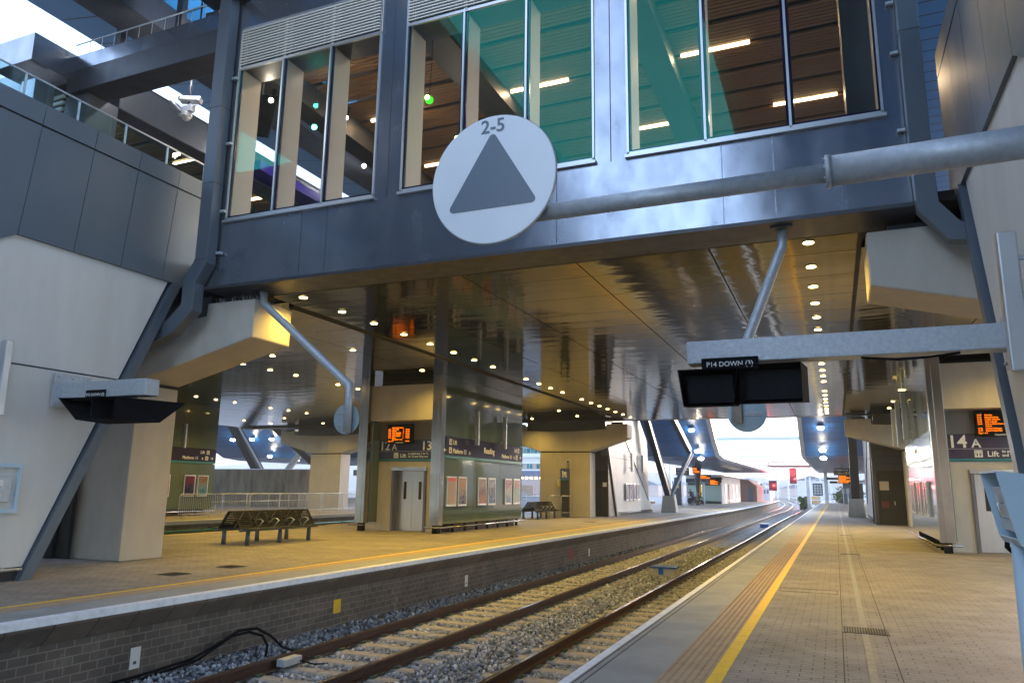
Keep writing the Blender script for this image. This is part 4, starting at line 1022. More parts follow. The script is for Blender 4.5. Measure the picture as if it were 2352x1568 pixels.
beamseg(t, (1.22,56.2,1.2), (1.25,54.5,8.5), .27, .3, m_steel)
t = vstrut('raking strut pair far left beneath the blue canopy', -44.6, 52)
beamseg(t, (-44.9,52,1.2), (-48.6,50,8), .35, .35, m_steel); beamseg(t, (-43.6,52,2.2), (-40.0,51,5.2), .2, .25, m_galv); beamseg(t, (-38.6,52,2.4), (-44.5,50,7.6), .3, .35, m_steel)
mb = MB(); mb.tube([(-44.3,51.5,1.5),(-47.6,49.6,7.8)], .09, 8); mb.obj('edge_tube', m_galv, t)

# bright canopy lamps
cl0 = None
for x, y, z, d in [(-10.88,64.1,6.6,'upper lamp on the sloping blue canopy over the left platform'),(-10.86,66.7,4.97,'middle lamp on the sloping blue canopy over the left platform'),(-10.83,68.2,4.4,'lowest lamp on the sloping blue canopy over the left platform'),
                   (-.78,64.1,6.6,'upper lamp on the blue canopy over the right platform'),(-.78,66.6,5.0,'middle lamp on the blue canopy over the right platform'),(-.76,68.2,4.4,'lowest lamp on the blue canopy over the right platform'),
                   (-61,64.3,6.4,'far left canopy lamp, first of the upper three'),(-58.3,64.3,6.4,'far left canopy lamp, second of the upper three'),(-55.6,64.3,6.4,'far left canopy lamp, third of the upper three'),(-58,67,4.7,'far left canopy lamp, centre below the upper three'),(-55.1,68.1,4.3,'far left canopy lamp, lowest right')]:
    lb = 'bright white '+d
    if cl0 is None:
        cl0 = thing('canopy_lamp', lb, 'canopy lamp', (x, y, z), 'bright lamps under the blue canopies')
        MB().sphere((x,y,z), .24, 12, 8, (1,1,.6)).obj('lens', m_white_l, cl0)
        mb = MB(); mb.disc((x,y,z+.05), .24, 2, .12, 16); mb.obj('housing', m_alu, cl0)
        lp = bpy.data.lights.new('canopy_lamp', 'POINT'); lp.energy = 9; lp.color = (1,.9,.72); lp.shadow_soft_size = .2
        l_ = bpy.data.objects.new('lamp', lp); col.objects.link(l_); l_.parent = cl0; l_.location = (0,-.5,-.5)
    else: dup(cl0, (x, y, z), lb)

# ------------------------------------------------------------------ round signs and brackets
def round_sign(t, c, r, face_m, back_m):
    x, y, z = c
    mb = MB(); mb.disc((x, y, z), r, 1, .012, 64); mb.obj('disc', face_m, t)
    mb = MB(); mb.disc((x, y+.012, z), r-.004, 1, .02, 64); mb.obj('disc_back', back_m, t)
YP = 4.8; k_ = YP/6
t = thing('stop_sign', 'large round white sign reading 2-5 above a grey triangle on a long pipe arm', 'round sign', (2.0, YP+.12, 0))
cx, cz, rr = -2.8*k_, 1.6+(4.463-1.6)*k_, .636*k_
round_sign(t, (cx, YP, cz), rr, m_disc, m_discback)
def rounded_tri(P_, rad, n=5):
    out = []
    for i in range(3):
        a, b_, c = Vector(P_[i-1]), Vector(P_[i]), Vector(P_[(i+1) % 3])
        d1, d2 = (a-b_).normalized(), (c-b_).normalized(); ang = d1.angle(d2); dist = rad/math.tan(ang/2)
        p, q = b_+d1*dist, b_+d2*dist; ctr = b_+(d1+d2).normalized()*(rad/math.sin(ang/2))
        a0 = math.atan2(p.y-ctr.y, p.x-ctr.x); a1 = math.atan2(q.y-ctr.y, q.x-ctr.x)
        da = (a1-a0+math.pi) % (2*math.pi)-math.pi
        out += [(ctr.x+rad*math.cos(a0+da*j/n), ctr.y+rad*math.sin(a0+da*j/n)) for j in range(n+1)]
    return out
tri = rounded_tri([(cx-.375, cz-.235), (cx+.375, cz-.235), (cx, cz+.385)], .03)
MB().prism(tri, 1, YP-.006, YP).obj('triangle', m_arrow, t)
text('2-5', .155, (cx+.0, YP-.002, cz+.375), '-Y', m_arrow, t, 'lettering', 'CENTER', .002)
zc = 1.6+(4.15-1.6)*k_
mb = MB()
mb.tube([(cx+.12, YP+.11, zc-.035), (.10*k_, YP+.11, 1.6+(4.11-1.6)*k_)], .062, 20); mb.obj('arm', m_galv, t)
mb = MB(); mb.tube([(.10*k_, YP+.11, 1.6+(4.12-1.6)*k_), (2.05, YP+.11, 1.6+(4.15-1.6)*k_)], .098, 24); mb.obj('sleeve_arm', m_galv, t)
mb = MB(); mb.tube([(.085*k_, YP+.11, 1.6+(4.12-1.6)*k_), (.115*k_+.01, YP+.11, 1.6+(4.12-1.6)*k_)], .108, 24); mb.obj('flange', m_galv, t)
MB().tube([(2.05, YP+.11, 0), (2.05, YP+.11, 3.8)], .11, 16).obj('mast', m_galv, t)
ring = MB(); ring.tube([(cx+rr*math.cos(2*math.pi*k/64), YP+.016, cz+rr*math.sin(2*math.pi*k/64)) for k in range(65)], .009, 6, False); ring.obj('rim', m_alu, t)
for k in range(8):
    a = 2*math.pi*k/8; MB().tube([(.085*k_-.012, YP+.11+.088*math.cos(a), 1.6+(4.12-1.6)*k_+.088*math.sin(a)), (.085*k_+.03, YP+.11+.088*math.cos(a), 1.6+(4.12-1.6)*k_+.088*math.sin(a))], .009, 6).obj('bolt', m_galv, t)
B(cx-.05, cx+.25, YP+.035, YP+.11, zc-.07, zc+.05).obj('clamp', m_galv, t)

def hanging_sign(label, pts, c, r, bars):
    t = thing('hanging_sign', label, 'round sign', (pts[0][0], pts[0][1], 5.5), 'round signs hung from the soffit on cranked pipes')
    MB().tube(pts, .075, 14).obj('pipe', m_galv, t)
    B(pts[0][0]-.16, pts[0][0]+.16, pts[0][1]-.16, pts[0][1]+.16, 5.47, 5.5).obj('fixing_plate', m_steel, t)
    x, y, z = c
    mb = MB(); mb.disc((x, y+.1, z), r, 1, .015, 40); mb.obj('disc', m_discback, t)
    mb = MB()
    for dz in bars: mb.box(x-r*.75 if bars_left else x-.05, x+.05 if bars_left else x+r*.75, y+.075, y+.1, z+dz-.012, z+dz+.012)
    mb.obj('sign_bracket', m_galv, t)
bars_left = True
YL = 11.62
hanging_sign('teal backed round sign on a cranked pipe hung left of the lift', [(-10.55,YL,5.5),(-10.5,YL,5.22),(-8.30,YL,3.45),(-8.30,YL,2.58)], (-8.40,YL,2.83), .285, (.12,-.1))
bars_left = False
YR = 11.45
hanging_sign('grey backed round sign on a cranked pipe behind the right monitors', [(-.5,YR,5.5),(-.51,YR,5.22),(-1.10,YR,3.75),(-1.28,YR,3.3),(-1.28,YR,2.58)], (-1.14,YR,2.74), .285, (.0,-.03))

# monitor arms
def monitor_arm(label, xw, y, xe, z0, z1, mons, lab, s):
    t = thing('monitor_arm', label, 'monitor bracket', (xw, y, z0), 'galvanised arms carrying platform monitors')
    a, b_ = sorted((xw, xe)); B(a, b_, y-.14, y+.14, z0, z1).obj('arm', m_galv, t, bevel=.012)
    a, b_ = sorted((xw, xw-s*.02)); B(xw, xw+s*.02, y-.3, y+.42, z0-.15, z1+.16).obj('wall_plate', m_galv, t)
    mb = MB()
    for yy in (-.22, .06, .34):
        for zz in (z0-.09, z1+.1): mb.tube([(xw+s*.02, y+yy, zz), (xw+s*.05, y+yy, zz)], .018, 8)
    mb.obj('bolt', m_galv, t)
    return t
tm = monitor_arm('galvanised square arm labelled P13 DOWN (3) bolted to the left wall', -12.4, 9.0, -10.36, 3.02, 3.30, None, None, 1)
def label_plate(t, x0, x1, y, z0, z1, s_, size):
    B(x0, x1, y-.012, y, z0, z1).obj('label_plate', m_black, t, bevel=.004)
    text(s_, size, ((x0+x1)/2, y-.013, z0+(z1-z0)*.26), '-Y', m_signw, t, 'lettering', 'CENTER', .001)
def monitor(label, x0, x1, y, z0, z1, dpt, spread=.0, tilt=.0, gl=None):
    t = thing('platform_monitor', label, 'monitor', ((x0+x1)/2, y, z1), 'hooded black platform monitors')
    h = .012
    # open-fronted hood: sides, top, bottom, back
    def q(x, yy, z): return (x, yy, z)
    fx0, fx1, fy = x0, x1, y-dpt
    bx0, bx1 = x0+spread, x1-spread
    zt, zb = z1, z0
    F = [(fx0,fy,zt),(fx1,fy,zt),(bx1,y,zb+.0),(bx0,y,zb+.0)]
    mb = MB()
    A = [(fx0, fy, zt), (fx1, fy, zt), (fx1-tilt, fy+.0, zb), (fx0+tilt, fy+.0, zb)]
    Bk = [(bx0, y, zt-.01), (bx1, y, zt-.01), (bx1-tilt, y, zb+.03), (bx0+tilt, y, zb+.03)]
    i_ = [(0,1,5,4),(1,2,6,5),(2,3,7,6),(3,0,4,7),(4,5,6,7)]
    mb.faces(A+Bk, i_); o = mb.obj('hood', m_black, t); sm = o.modifiers.new('thick', 'SOLIDIFY'); sm.thickness = .014
    yy = y-dpt*.45
    B(min(bx0,fx0)+tilt+.04, max(bx1,fx1)-tilt-.04, yy, yy+.03, zb+.06, zt-.05).obj('screen', mat('black_screen', (.004,.004,.006), .5, spec=.15), t)
    return t
label_plate(tm, -11.74, -11.26, 9.0-.145, 3.005, 3.145, 'P13 DOWN (3)', .066)
m1 = thing('platform_monitor', 'black twin monitor hood under the left arm, wide and tray shaped', 'monitor', (-11.1, 9.0, 2.6), 'hooded black platform monitors')
mb = MB(); mb.faces([(-12.1,8.62,3.0),(-10.75,8.62,2.98),(-10.9,8.75,2.63),(-11.78,8.75,2.63),(-11.95,9.35,2.98),(-9.95,9.35,2.92),(-10.45,9.3,2.60),(-11.7,9.3,2.60)], [(3,2,6,7),(0,3,7,4),(1,5,6,2),(4,7,6,5),(0,4,5,1)])
o = mb.obj('hood', m_black, m1); sm = o.modifiers.new('thick', 'SOLIDIFY'); sm.thickness = .014
mb = MB(); mb.box(-11.75,-11.33,9.0,9.03,2.66,2.95); mb.box(-11.28,-10.8,9.0,9.03,2.66,2.95); mb.obj('screen', mat('black_screen', (.004,.004,.006), .5, spec=.15), m1)
mb = MB(); mb.box(-11.32,-11.29,8.65,9.3,2.63,2.97); mb.obj('divider', m_black, m1)
mb = MB()
for x in (-11.5,-11.05,-10.6): mb.tube([(x,8.95,2.95),(x,8.95,3.03)], .014, 6)
mb.obj('hanger', m_galv, m1)
tm2 = monitor_arm('long galvanised square arm labelled P14 DOWN (3) from the right wall', 1.8, 9.0, -1.53, 3.07, 3.34, None, None, -1)
label_plate(tm2, -1.36, -.72, 9.0-.145, 2.985, 3.125, 'P14 DOWN (3)', .080)
mb = MB(); mb.tube([(.35,8.95,3.06),(.7,8.94,3.02),(1.0,8.95,3.03),(1.3,8.95,3.06)], .014, 6); mb.obj('cable', m_black, tm2)
monitor('left hooded monitor under the P14 DOWN (3) label', -1.64, -.95, 9.2, 2.56, 3.0, .38, -.02, .06)
monitor('right hooded monitor under the P14 DOWN (3) arm', -.93, -.27, 9.2, 2.58, 3.03, .38, -.06, .0)
# ceiling monitor inside the deck
t = thing('ceiling_monitor', 'dark monitor on a ceiling pole behind the first window', 'monitor', (-12.1, 12.7, 9.8))
mb = MB(); mb.faces([(-12.42,12.5,9.75),(-11.95,12.9,9.75),(-11.7,12.9,10.75),(-12.2,12.5,10.72),(-12.5,12.62,9.78),(-12.03,13.02,9.78),(-11.78,13.02,10.78),(-12.28,12.62,10.75)],[(0,1,2,3),(7,6,5,4),(0,4,5,1),(1,5,6,2),(2,6,7,3),(3,7,4,0)])
mb.obj('screen', m_black, t); MB().tube([(-12.15,12.8,10.4),(-12.15,12.8,12.0)], .04, 8).obj('pole', m_steel, t)
# CCTV cluster
t = thing('cctv_cluster', 'two white box cameras and a dome camera on a pole in the open gap', 'security cameras', (-14.75, 13, 10.9))
MB().tube([(-14.75,13,12.3),(-14.75,13,11.05)], .035, 8).obj('pole', m_steel, t)
B(-15.3,-14.4,12.85,13.15,12.1,12.35).obj('ceiling_mount', m_galv, t)
def camera_box(p, q, nm='camera_housing'):
    beamseg(t, p, q, .09, .075, m_pale, nm)
camera_box((-15.0,12.95,11.36),(-14.45,13.1,11.30)); camera_box((-15.3,12.9,11.33),(-15.02,13.05,11.02))
B(-15.0,-14.95,12.86,12.93,11.31,11.40).obj('lens', m_black, t)
mb = MB(); mb.disc((-14.8,13,10.86), .14, 2, .10, 20); mb.sphere((-14.8,13,10.86), .11, 12, 8); mb.obj('dome', m_pale, t)
mb = MB(); mb.tube([(-15.0,13,11.05),(-14.5,13,11.13)], .03, 6); mb.box(-14.9,-14.6,12.92,13.08,10.98,11.15); mb.obj('bracket', m_pale, t)
# small sign on upper level
t = thing('platform_number_sign', 'small navy 12A sign on the upper level behind the glass balustrade', 'sign', (-16.9, 12, 10.6))
B(-17.18,-16.6,12.0,12.04,10.62,11.12).obj('panel', m_navy, t); B(-17.18,-16.6,12.0,12.035,10.56,10.62).obj('stripe', m_teal, t)
text('12', .3, (-17.14,11.99,10.80), '-Y', m_signw, t); text('A', .2, (-16.8,11.99,10.80), '-Y', m_signw, t)
B(-16.12,-15.5,16.5,30,11.0,11.3).obj('purple_panel', m_purple, lf)

# ------------------------------------------------------------------ right foreground cabinet on a post
t = thing('hooded_cabinet', 'pale blue hooded equipment cabinet on a post at the right foreground', 'equipment cabinet', (1.0, 4.75, 0))
ya, yb = 4.5, 5.0
mb = MB()
NT, NB = (.752,1.712), (.815,1.352); FT, FB = (.760,1.716), (.822,1.352)
XR = 1.45
mb.faces([(NT[0],ya,NT[1]),(XR,ya,1.62),(XR,ya,1.345),(NB[0]+.02,ya,NB[1]-.004),(NB[0],ya,NB[1]+.03)], [(0,1,2,3,4)])          # near side
mb.faces([(FT[0],yb,FT[1]),(XR,yb,1.66),(XR,yb,1.36),(FB[0]+.02,yb,FB[1]-.004),(FB[0],yb,FB[1]+.03)], [(0,1,2,3,4)])
mb.faces([(NT[0],ya,NT[1]),(FT[0],yb,FT[1]),(XR,yb,1.66),(XR,ya,1.62)], [(0,1,2,3)])
mb.faces([(NB[0]+.02,ya,NB[1]-.004),(XR,ya,1.345),(XR,yb,1.36),(FB[0]+.02,yb,FB[1]-.004)], [(0,1,2,3)])
mb.faces([(NB[0],ya,NB[1]+.03),(NB[0]+.02,ya,NB[1]-.004),(FB[0]+.02,yb,FB[1]-.004),(FB[0],yb,FB[1]+.03)], [(0,1,2,3)])
o = mb.obj('hood', m_lbox, t); sm = o.modifiers.new('thick', 'SOLIDIFY'); sm.thickness = .007; sm.offset = -1
mb = MB(); mb.faces([(.800,4.56,1.64),(.800,4.94,1.645),(.838,4.94,1.42),(.838,4.56,1.41),(1.38,4.56,1.60),(1.38,4.92,1.60),(1.38,4.92,1.40),(1.38,4.56,1.40)], [(0,1,2,3),(0,4,5,1),(3,2,6,7),(0,3,7,4),(1,5,6,2)]); mb.obj('body', mat('pale_grey_metal', (.62,.66,.70), .5), t)
mb = MB(); mb.tube([(.808,4.70,1.56),(.780,4.70,1.558),(.792,4.70,1.485),(.822,4.70,1.48)], .005, 6); mb.obj('handle', m_alu, t)
mb = MB(); mb.faces([(.796,4.78,1.60),(.796,4.84,1.60),(.805,4.84,1.55),(.805,4.78,1.55)],[(0,1,2,3)]); mb.obj('notice', m_signw, t)
mb = MB(); mb.faces([(.809,4.78,1.53),(.809,4.82,1.53),(.814,4.82,1.50),(.814,4.78,1.50)],[(0,1,2,3)]); mb.obj('sticker', m_orangetxt, t)
MB().tube([(.868,4.75,0),(.885,4.75,1.37)], .056, 20).obj('post', m_lbox, t)
MB().tube([(.85,4.95,1.36),(.85,4.98,1.32),(.87,4.98,1.295),(.93,4.98,1.30)], .012, 8).obj('cable', m_black, t)

# ------------------------------------------------------------------ benches
def make_bench(label, loc):
    t = thing('slatted_bench', label, 'bench', loc, 'back-to-back metal benches on the left platform'); ox, oy, oz = loc
    L_ = 3.25
    for s in (1, -1):
        MB().tube([(ox+s*.41, oy-L_/2, .40), (ox+s*.41, oy+L_/2, .40)], .042, 10).obj('rail', m_trim, t)
        for k in range(3): MB().tube([(ox+s*.41, oy-1.22+1.28*k-.1, .0), (ox+s*.41, oy-1.22+1.28*k-.1, .39)], .06, 12, rs=[.065,.055]).obj('leg', m_trim, t)
        for k in range(5):
            y0 = oy-L_/2+.03+k*.645; y1 = y0+.58
            mb = MB()
            # seat pan and slotted backrest, leaning in towards the middle
            mb.prism([(ox+s*.30,.43),(ox+s*.74,.45),(ox+s*.78,.43),(ox+s*.74,.43),(ox+s*.30,.415)], 1, y0, y1)
            b0, b1 = Vector((ox+s*.36,.43)), Vector((ox+s*.07,.88)); 
            def seg(a, b_, ya, yb):
                p, q = b0.lerp(b1, a), b0.lerp(b1, b_); mb.prism([(p.x,p.y),(q.x,q.y),(q.x+s*.012,q.y+.008),(p.x+s*.012,p.y+.008)], 1, ya, yb)
            seg(0,1,y0,y0+.10); seg(0,1,y1-.10,y1); n = 7
            seg(0,.22,y0+.1,y1-.1)
            for j in range(n):
                a = .27+j*.105; seg(a, a+.065 if j < n-1 else 1, y0+.1, y1-.1)
            mb.obj('seat', m_seat, t)
        for k in range(4 if s > 0 else 5):
            y = oy-L_/2+.64*(k+1)-.0
            MB().tube([(ox+s*.28,y,.55),(ox+s*.38,y,.66),(ox+s*.50,y,.68),(ox+s*.60,y,.63),(ox+s*.50,y,.52),(ox+s*.42,y,.43)], .014, 6).obj('armrest', m_alu, t)
    return t
b1 = make_bench('dark slatted back-to-back bench on the left platform in front of the green lift', (-14.96, 17.5, 0))
b2 = dup(b1, (-14.9, 38.9, 0), 'distant slatted back-to-back bench between the green lift and the yellow pier')

# crowd barriers along the platform beyond
def make_barrier(loc):
    t = thing('crowd_barrier', '', 'crowd barrier', loc, 'steel crowd barriers along the platform edge'); x, y, z = loc
    MB().tube([(x,y-1.1,.2),(x,y-1.1,1.02),(x,y-1.02,1.12),(x,y+1.02,1.12),(x,y+1.1,1.02),(x,y+1.1,.2),(x,y-1.1,.2)], .019, 8, False).obj('frame', m_galv, t)
    mb = MB()
    for k in range(1, 19): mb.tube([(x,y-1.1+k*.1158,.2),(x,y-1.1+k*.1158,1.12)], .008, 5, False)
    mb.obj('bars', m_galv, t)
    for s in (-.75, .75):
        MB().tube([(x-.25,y+s,.0),(x,y+s,.24),(x+.25,y+s,0)], .014, 6).obj('foot', m_galv, t)
    return t
bar = make_barrier((-27.7, 27.3, 0))
ys_ = [27.3,29.62,31.9,34.15,36.4,38.65,40.9,43.1]
bar['label'] = 'first crowd barrier from the left, in front of the lift posters'
for i, y in enumerate(ys_[1:]): dup(bar, (-27.7-(i*.18 if i > 2 else 0), y, 0), ORD[i+1]+' crowd barrier from the left, seen above the bench')
t = thing('handrail', 'long pale handrail on posts behind the crowd barriers', 'handrail', (-31, 31.5, 0))
mb = MB(); mb.tube([(-31.5,30.9,1.05),(-33,44,1.05)], .03, 8); mb.tube([(-31.5,30.9,.62),(-33,44,.62)], .02, 6); mb.obj('rail', m_pale, t)
mb = MB()
for k in range(7): q = k/6; mb.tube([(-31.5-1.5*q,30.9+13.1*q,0),(-31.5-1.5*q,30.9+13.1*q,1.05)], .022, 6)
mb.obj('post', m_galv, t)
t = thing('retaining_wall', 'weathered brown concrete retaining wall beyond the crowd barriers', 'wall', (-40, 46, 0))
B(-58, -34.2, 46.0, 46.4, 0, 2.72).obj('panel', mat('weathered_concrete', (.32,.26,.20), .85, 0, (.15,.12,.095), 1.3, 10, stretch=(1.5,1,.35)), t); B(-58,-34.2,45.95,46.45,2.72,2.78).obj('coping', m_galv, t)
t = thing('pipe_run', 'green pipe along the foot of the platform face past the second tracks', 'pipe', (-25.9, 20, -.4))
mb = MB(); mb.tube([(-26.0,12,-.42),(-26.0,45,-.42)], .04, 8); 
for k in range(12): mb.box(-26.05,-25.95,13+k*2.6,13.06+k*2.6,-.62,-.38)
mb.obj('pipe', mat('green_pipe', (.02,.20,.15), .5), t)
# bag-covered bin behind pier
t = thing('bin', 'litter bin with a clear plastic bag behind the near left pier', 'litter bin', (-14.95, 13.25, 0))
MB().tube([(-14.95,13.25,.42),(-14.93,13.25,.75),(-14.9,13.25,1.14)], .2, 14, rs=[.17,.22,.21]).obj('bag', mat('translucent_bag', (.42,.38,.31), .4), t)
MB().tube([(-14.9,13.25,1.14),(-14.9,13.25,1.19)], .25, 18).obj('rim', m_steel, t); MB().tube([(-15.08,13.25,0),(-15.08,13.25,1.15)], .035, 8).obj('post', m_steel, t)

# cables, marks and small things on the track
t = thing('cable', 'thick black cable looping out from the foot of the platform wall', 'cable', (-8.6, 9.9, -1.08))
MB().tube([(-8.93,6.5,-1.06),(-8.9,8.2,-1.03),(-8.85,9.0,-.96),(-8.82,9.3,-.84),(-8.8,9.62,-.72),(-8.72,9.9,-.70),(-8.62,10.1,-.78),(-8.55,10.15,-.93),(-8.45,10.0,-1.09)], .02, 8).obj('hose', m_black, t)
MB().tube([(-8.94,6.5,-1.0),(-8.90,8.0,-.98),(-8.87,8.9,-.93),(-8.84,9.4,-.79),(-8.78,9.72,-.66),(-8.68,10.02,-.66),(-8.58,10.25,-.80),(-8.50,10.45,-1.0),(-8.3,10.55,-1.07),(-8.05,10.6,-1.07)], .02, 8).obj('hose', m_black, t)
def wallmark(name, label, cat, y0, y1, z0, z1, m_, th=.012, xo=0):
    x = edge_l(y0)-.30
    o = B(x, x+th, y0, y1, z0, z1).obj(name, m_, None, (x, y0, z0)); tag(o, label, cat); return o
wallmark('paint_mark', 'yellow paint rectangle sprayed on the brick platform wall', 'paint mark', 12.45, 12.68, -.80, -.55, m_yel, .004)
wallmark('paint_mark', 'faded red paint patch on the brick platform wall', 'paint mark', 26.1, 26.9, -.85, -.5, mat('red_paint', (.30,.04,.04), .8), .004)
for nm, y in (('white numbered plate on the wall by the cable loop', 8.0), ('white plate on the brick wall in mid distance', 18.0), ('white plate on the far brick wall past the red patch', 28.3)):
    x = edge_l(y)-.29
    t = thing('number_plate', nm, 'number plate', (x, y, -.9), 'small white plates on the platform wall')
    B(x, x+.01, y-.07, y+.09, -.9, -.62).obj('plate', m_signw, t); B(x+.01, x+.013, y-.02, y+.03, -.84, -.80).obj('digits', m_steel, t)
t = thing('track_box', 'small cream box with a blue lid between the tracks', 'track equipment box', (-5.15, 24.6, -1.1))
B(-5.5,-4.8,24.35,24.95,-1.12,-.82).obj('body', mat('cream_plastic', (.5,.45,.3), .6), t); B(-5.55,-4.75,24.3,25.0,-.82,-.77).obj('lid', mat('blue_lid', (.03,.08,.25), .5), t); B(-5.3,-5.15,24.33,24.35,-1.0,-.82).obj('strap', mat('blue_strap', (.02,.12,.5), .5), t)
t = thing('track_box', 'distant small blue box between the tracks', 'track equipment box', (-5.2, 62, -1.1)); B(-5.5,-4.9,61.7,62.3,-1.12,-.85).obj('body', mat('blue_box', (.03,.15,.5), .5), t); B(-5.52,-4.88,61.68,62.32,-.85,-.82).obj('lid', m_alu, t)
t = thing('track_sensor', 'grey sensor clamped to the inside of the rail at the left', 'track sensor', (-7.6, 9.6, -1.0))
B(-7.77,-7.62,9.45,9.85,-1.04,-.93).obj('housing', m_galv, t, bevel=.01); MB().tube([(-7.62,9.8,-1.0),(-7.5,10.0,-1.08),(-7.4,10.2,-1.1)], .012, 6).obj('cable', m_black, t)

# ================================================================== MIDDLE DISTANCE, LEFT PLATFORM
t = thing('trolley_point_totem', 'dark totem with a luggage trolley symbol in front of the yellow pier', 'information totem', (-14.35, 41.6, 0))
B(-14.62,-14.12,41.5,41.7,0,2.75).obj('panel', m_steel, t); B(-14.62,-14.12,41.47,41.5,2.15,2.72).obj('sign', m_navy, t); B(-14.62,-14.12,41.47,41.5,2.08,2.15).obj('stripe', m_teal, t)
mb = MB(); mb.box(-14.50,-14.44,41.45,41.468,2.24,2.62); mb.box(-14.50,-14.22,41.45,41.468,2.30,2.35); mb.box(-14.42,-14.24,41.45,41.468,2.37,2.56); mb.disc((-14.44,41.45,2.25),.035,1,.015,12); mb.disc((-14.26,41.45,2.25),.035,1,.015,12); mb.obj('trolley_symbol', m_signw, t)
t = thing('warning_notice', 'small notice with a yellow triangle on the yellow pier', 'notice', (-14.9, 41.97, 1.8)); B(-14.97,-14.72,41.94,41.96,1.85,2.15).obj('plate', m_signw, t); MB().prism([(-14.93,1.93),(-14.76,1.93),(-14.845,2.09)],1,41.935,41.94).obj('triangle', m_orangetxt, t); B(-14.97,-14.72,41.94,41.96,1.72,1.85).obj('lower_plate', m_orangetxt, t)
t = thing('dome_camera', 'small round camera on the yellow pier above the trolley totem', 'security camera', (-14.3, 41.9, 3.1)); mb = MB(); mb.sphere((-14.25,41.85,3.15), .11, 12, 8); mb.obj('dome', m_pale, t); mb = MB(); mb.sphere((-14.25,41.76,3.15), .06, 10, 6); mb.obj('lens', m_black, t); MB().tube([(-14.25,41.9,3.0),(-14.25,41.9,2.75)],.015,6).obj('conduit', m_steel, t)
for nm, x in (('steel barrier hoop right of the trolley totem', -14.25), ('steel barrier hoop left of the trolley totem', -14.95)):
    t = thing('barrier_hoop', nm, 'hoop rail', (x, 40.9, 0), 'steel hoops round the trolley totem')
    MB().tube([(x,40.6,0),(x,40.6,1.15),(x+.05,40.62,1.2),(x+.38,41.3,1.2),(x+.4,41.35,1.15),(x+.4,41.35,0)], .028, 8).obj('hoop', m_alu, t)
    MB().tube([(x,40.6,.28),(x+.4,41.35,.28)], .02, 6).obj('lower_bar', m_alu, t)
t = thing('equipment_room', 'dark recessed equipment room with louvred door behind the yellow pier', 'equipment room', (-13, 43.2, 0))
B(-14.3,-12.46,44.0,46.5,0,4.5).obj('wall', m_steel, t); B(-13.6,-12.9,43.95,43.99,0,2.7).obj('door', m_dark, t); B(-12.85,-12.48,43.95,43.99,0,2.7).obj('door', m_dark, t)
B(-12.8,-12.55,43.93,43.95,1.75,2.0).obj('notice', m_signw, t)
mb = MB()
for k in range(14): mb.box(-13.55,-12.95,43.93,43.95,.2+k*.11,.24+k*.11)
mb.obj('louvre', m_steel, t)
t = thing('equipment_room', 'dark equipment door recess beside the right yellow pier', 'equipment room', (2.6, 44, 0))
B(1.82,4.6,43.8,44.6,0,5.2).obj('wall', m_dark, t); 
mb = MB()
for k in range(6): mb.box(1.83,3.4,43.78,43.8,2.75+k*.38,3.1+k*.38)
mb.obj('boarding', m_steel, t)
B(2.12,2.55,43.75,43.79,1.75,2.2).obj('notice', m_cream, t); B(2.15,2.5,43.75,43.79,.85,1.2).obj('hatch', mat('red_hatch', (.12,.03,.02), .6), t); B(2.75,2.79,43.73,43.79,1.0,1.2).obj('handle', m_alu, t)
B(1.82,2.0,43.6,43.8,0,5.2).obj('frame', m_steel, t)

# waiting shed and kiosk
t = thing('platform_building', 'white panelled platform building with green glass front under the left canopy', 'platform building', (-15, 102, 0))
B(-17.5,-13.1,98,118,0,3.45).obj('wall', m_pinkr if False else m_render, t)
B(-17.4,-13.2,97.94,98,.35,2.25).obj('glazing', mat('pale_green_glass', (.33,.42,.36), .15), t)
B(-17.52,-13.08,97.9,98,2.65,3.1).obj('sign_band', m_navy, t); B(-17.52,-13.08,97.9,98,2.57,2.65).obj('stripe', m_teal, t)
for a in (-17.3,-15.1): B(a,a+1.8,97.88,97.94,2.28,2.52).obj('window', m_dark, t)
B(-17.5,-13.1,97.9,98,.0,.33).obj('plinth', m_dark, t)
mb = MB()
for a in (-17.5,-15.3,-13.2): mb.box(a,a+.12,97.88,97.94,0,2.57)
mb.obj('mullion', m_pale, t)
for yv in (101, 104, 109, 113): B(-13.1,-13.06,yv,yv+.9,0,2.5).obj('door', m_pale if yv != 104 else m_redbrick, t)
B(-13.05,-13.0,99.5,117,.3,.4).obj('bumper_rail', m_galv, t)
B(-17.7,-12.7,97.5,118.2,3.45,3.6).obj('roof_edge', m_pale, t)
sl0 = None
for k in range(16):
    p = (-12.65, 97+k*1.35, 3.62)
    if sl0 is None:
        sl0 = thing('eaves_light', 'first small lamp along the eaves of the white platform building', 'lamp', p, 'small lamps along the eaves of the white building'); B(p[0]-.09,p[0]+.09,p[1]-.3,p[1]+.3,p[2],p[2]+.08).obj('lens', emat('eaves_lamp', (1,.80,.45), 1.5), sl0); B(p[0]-.11,p[0]+.11,p[1]-.35,p[1]+.35,p[2]+.08,p[2]+.14).obj('housing', m_alu, sl0)
    else: dup(sl0, p, ORD[k]+' small lamp along the eaves of the white platform building')
t = thing('platform_building', 'dark doored brick building with a sloping red roof edge past the white building', 'platform building', (-14, 128, 0))
MB().prism([(-16.5,0),(-11.3,0),(-11.3,2.4),(-12.6,3.4),(-16.5,3.4)],1,124,134).obj('wall', m_redbrick, t); B(-12.55,-11.9,123.95,124,0,2.2).obj('door', m_roofg, t); B(-12.4,-12.05,123.93,123.95,1.6,1.75).obj('sign', m_teal_w, t)

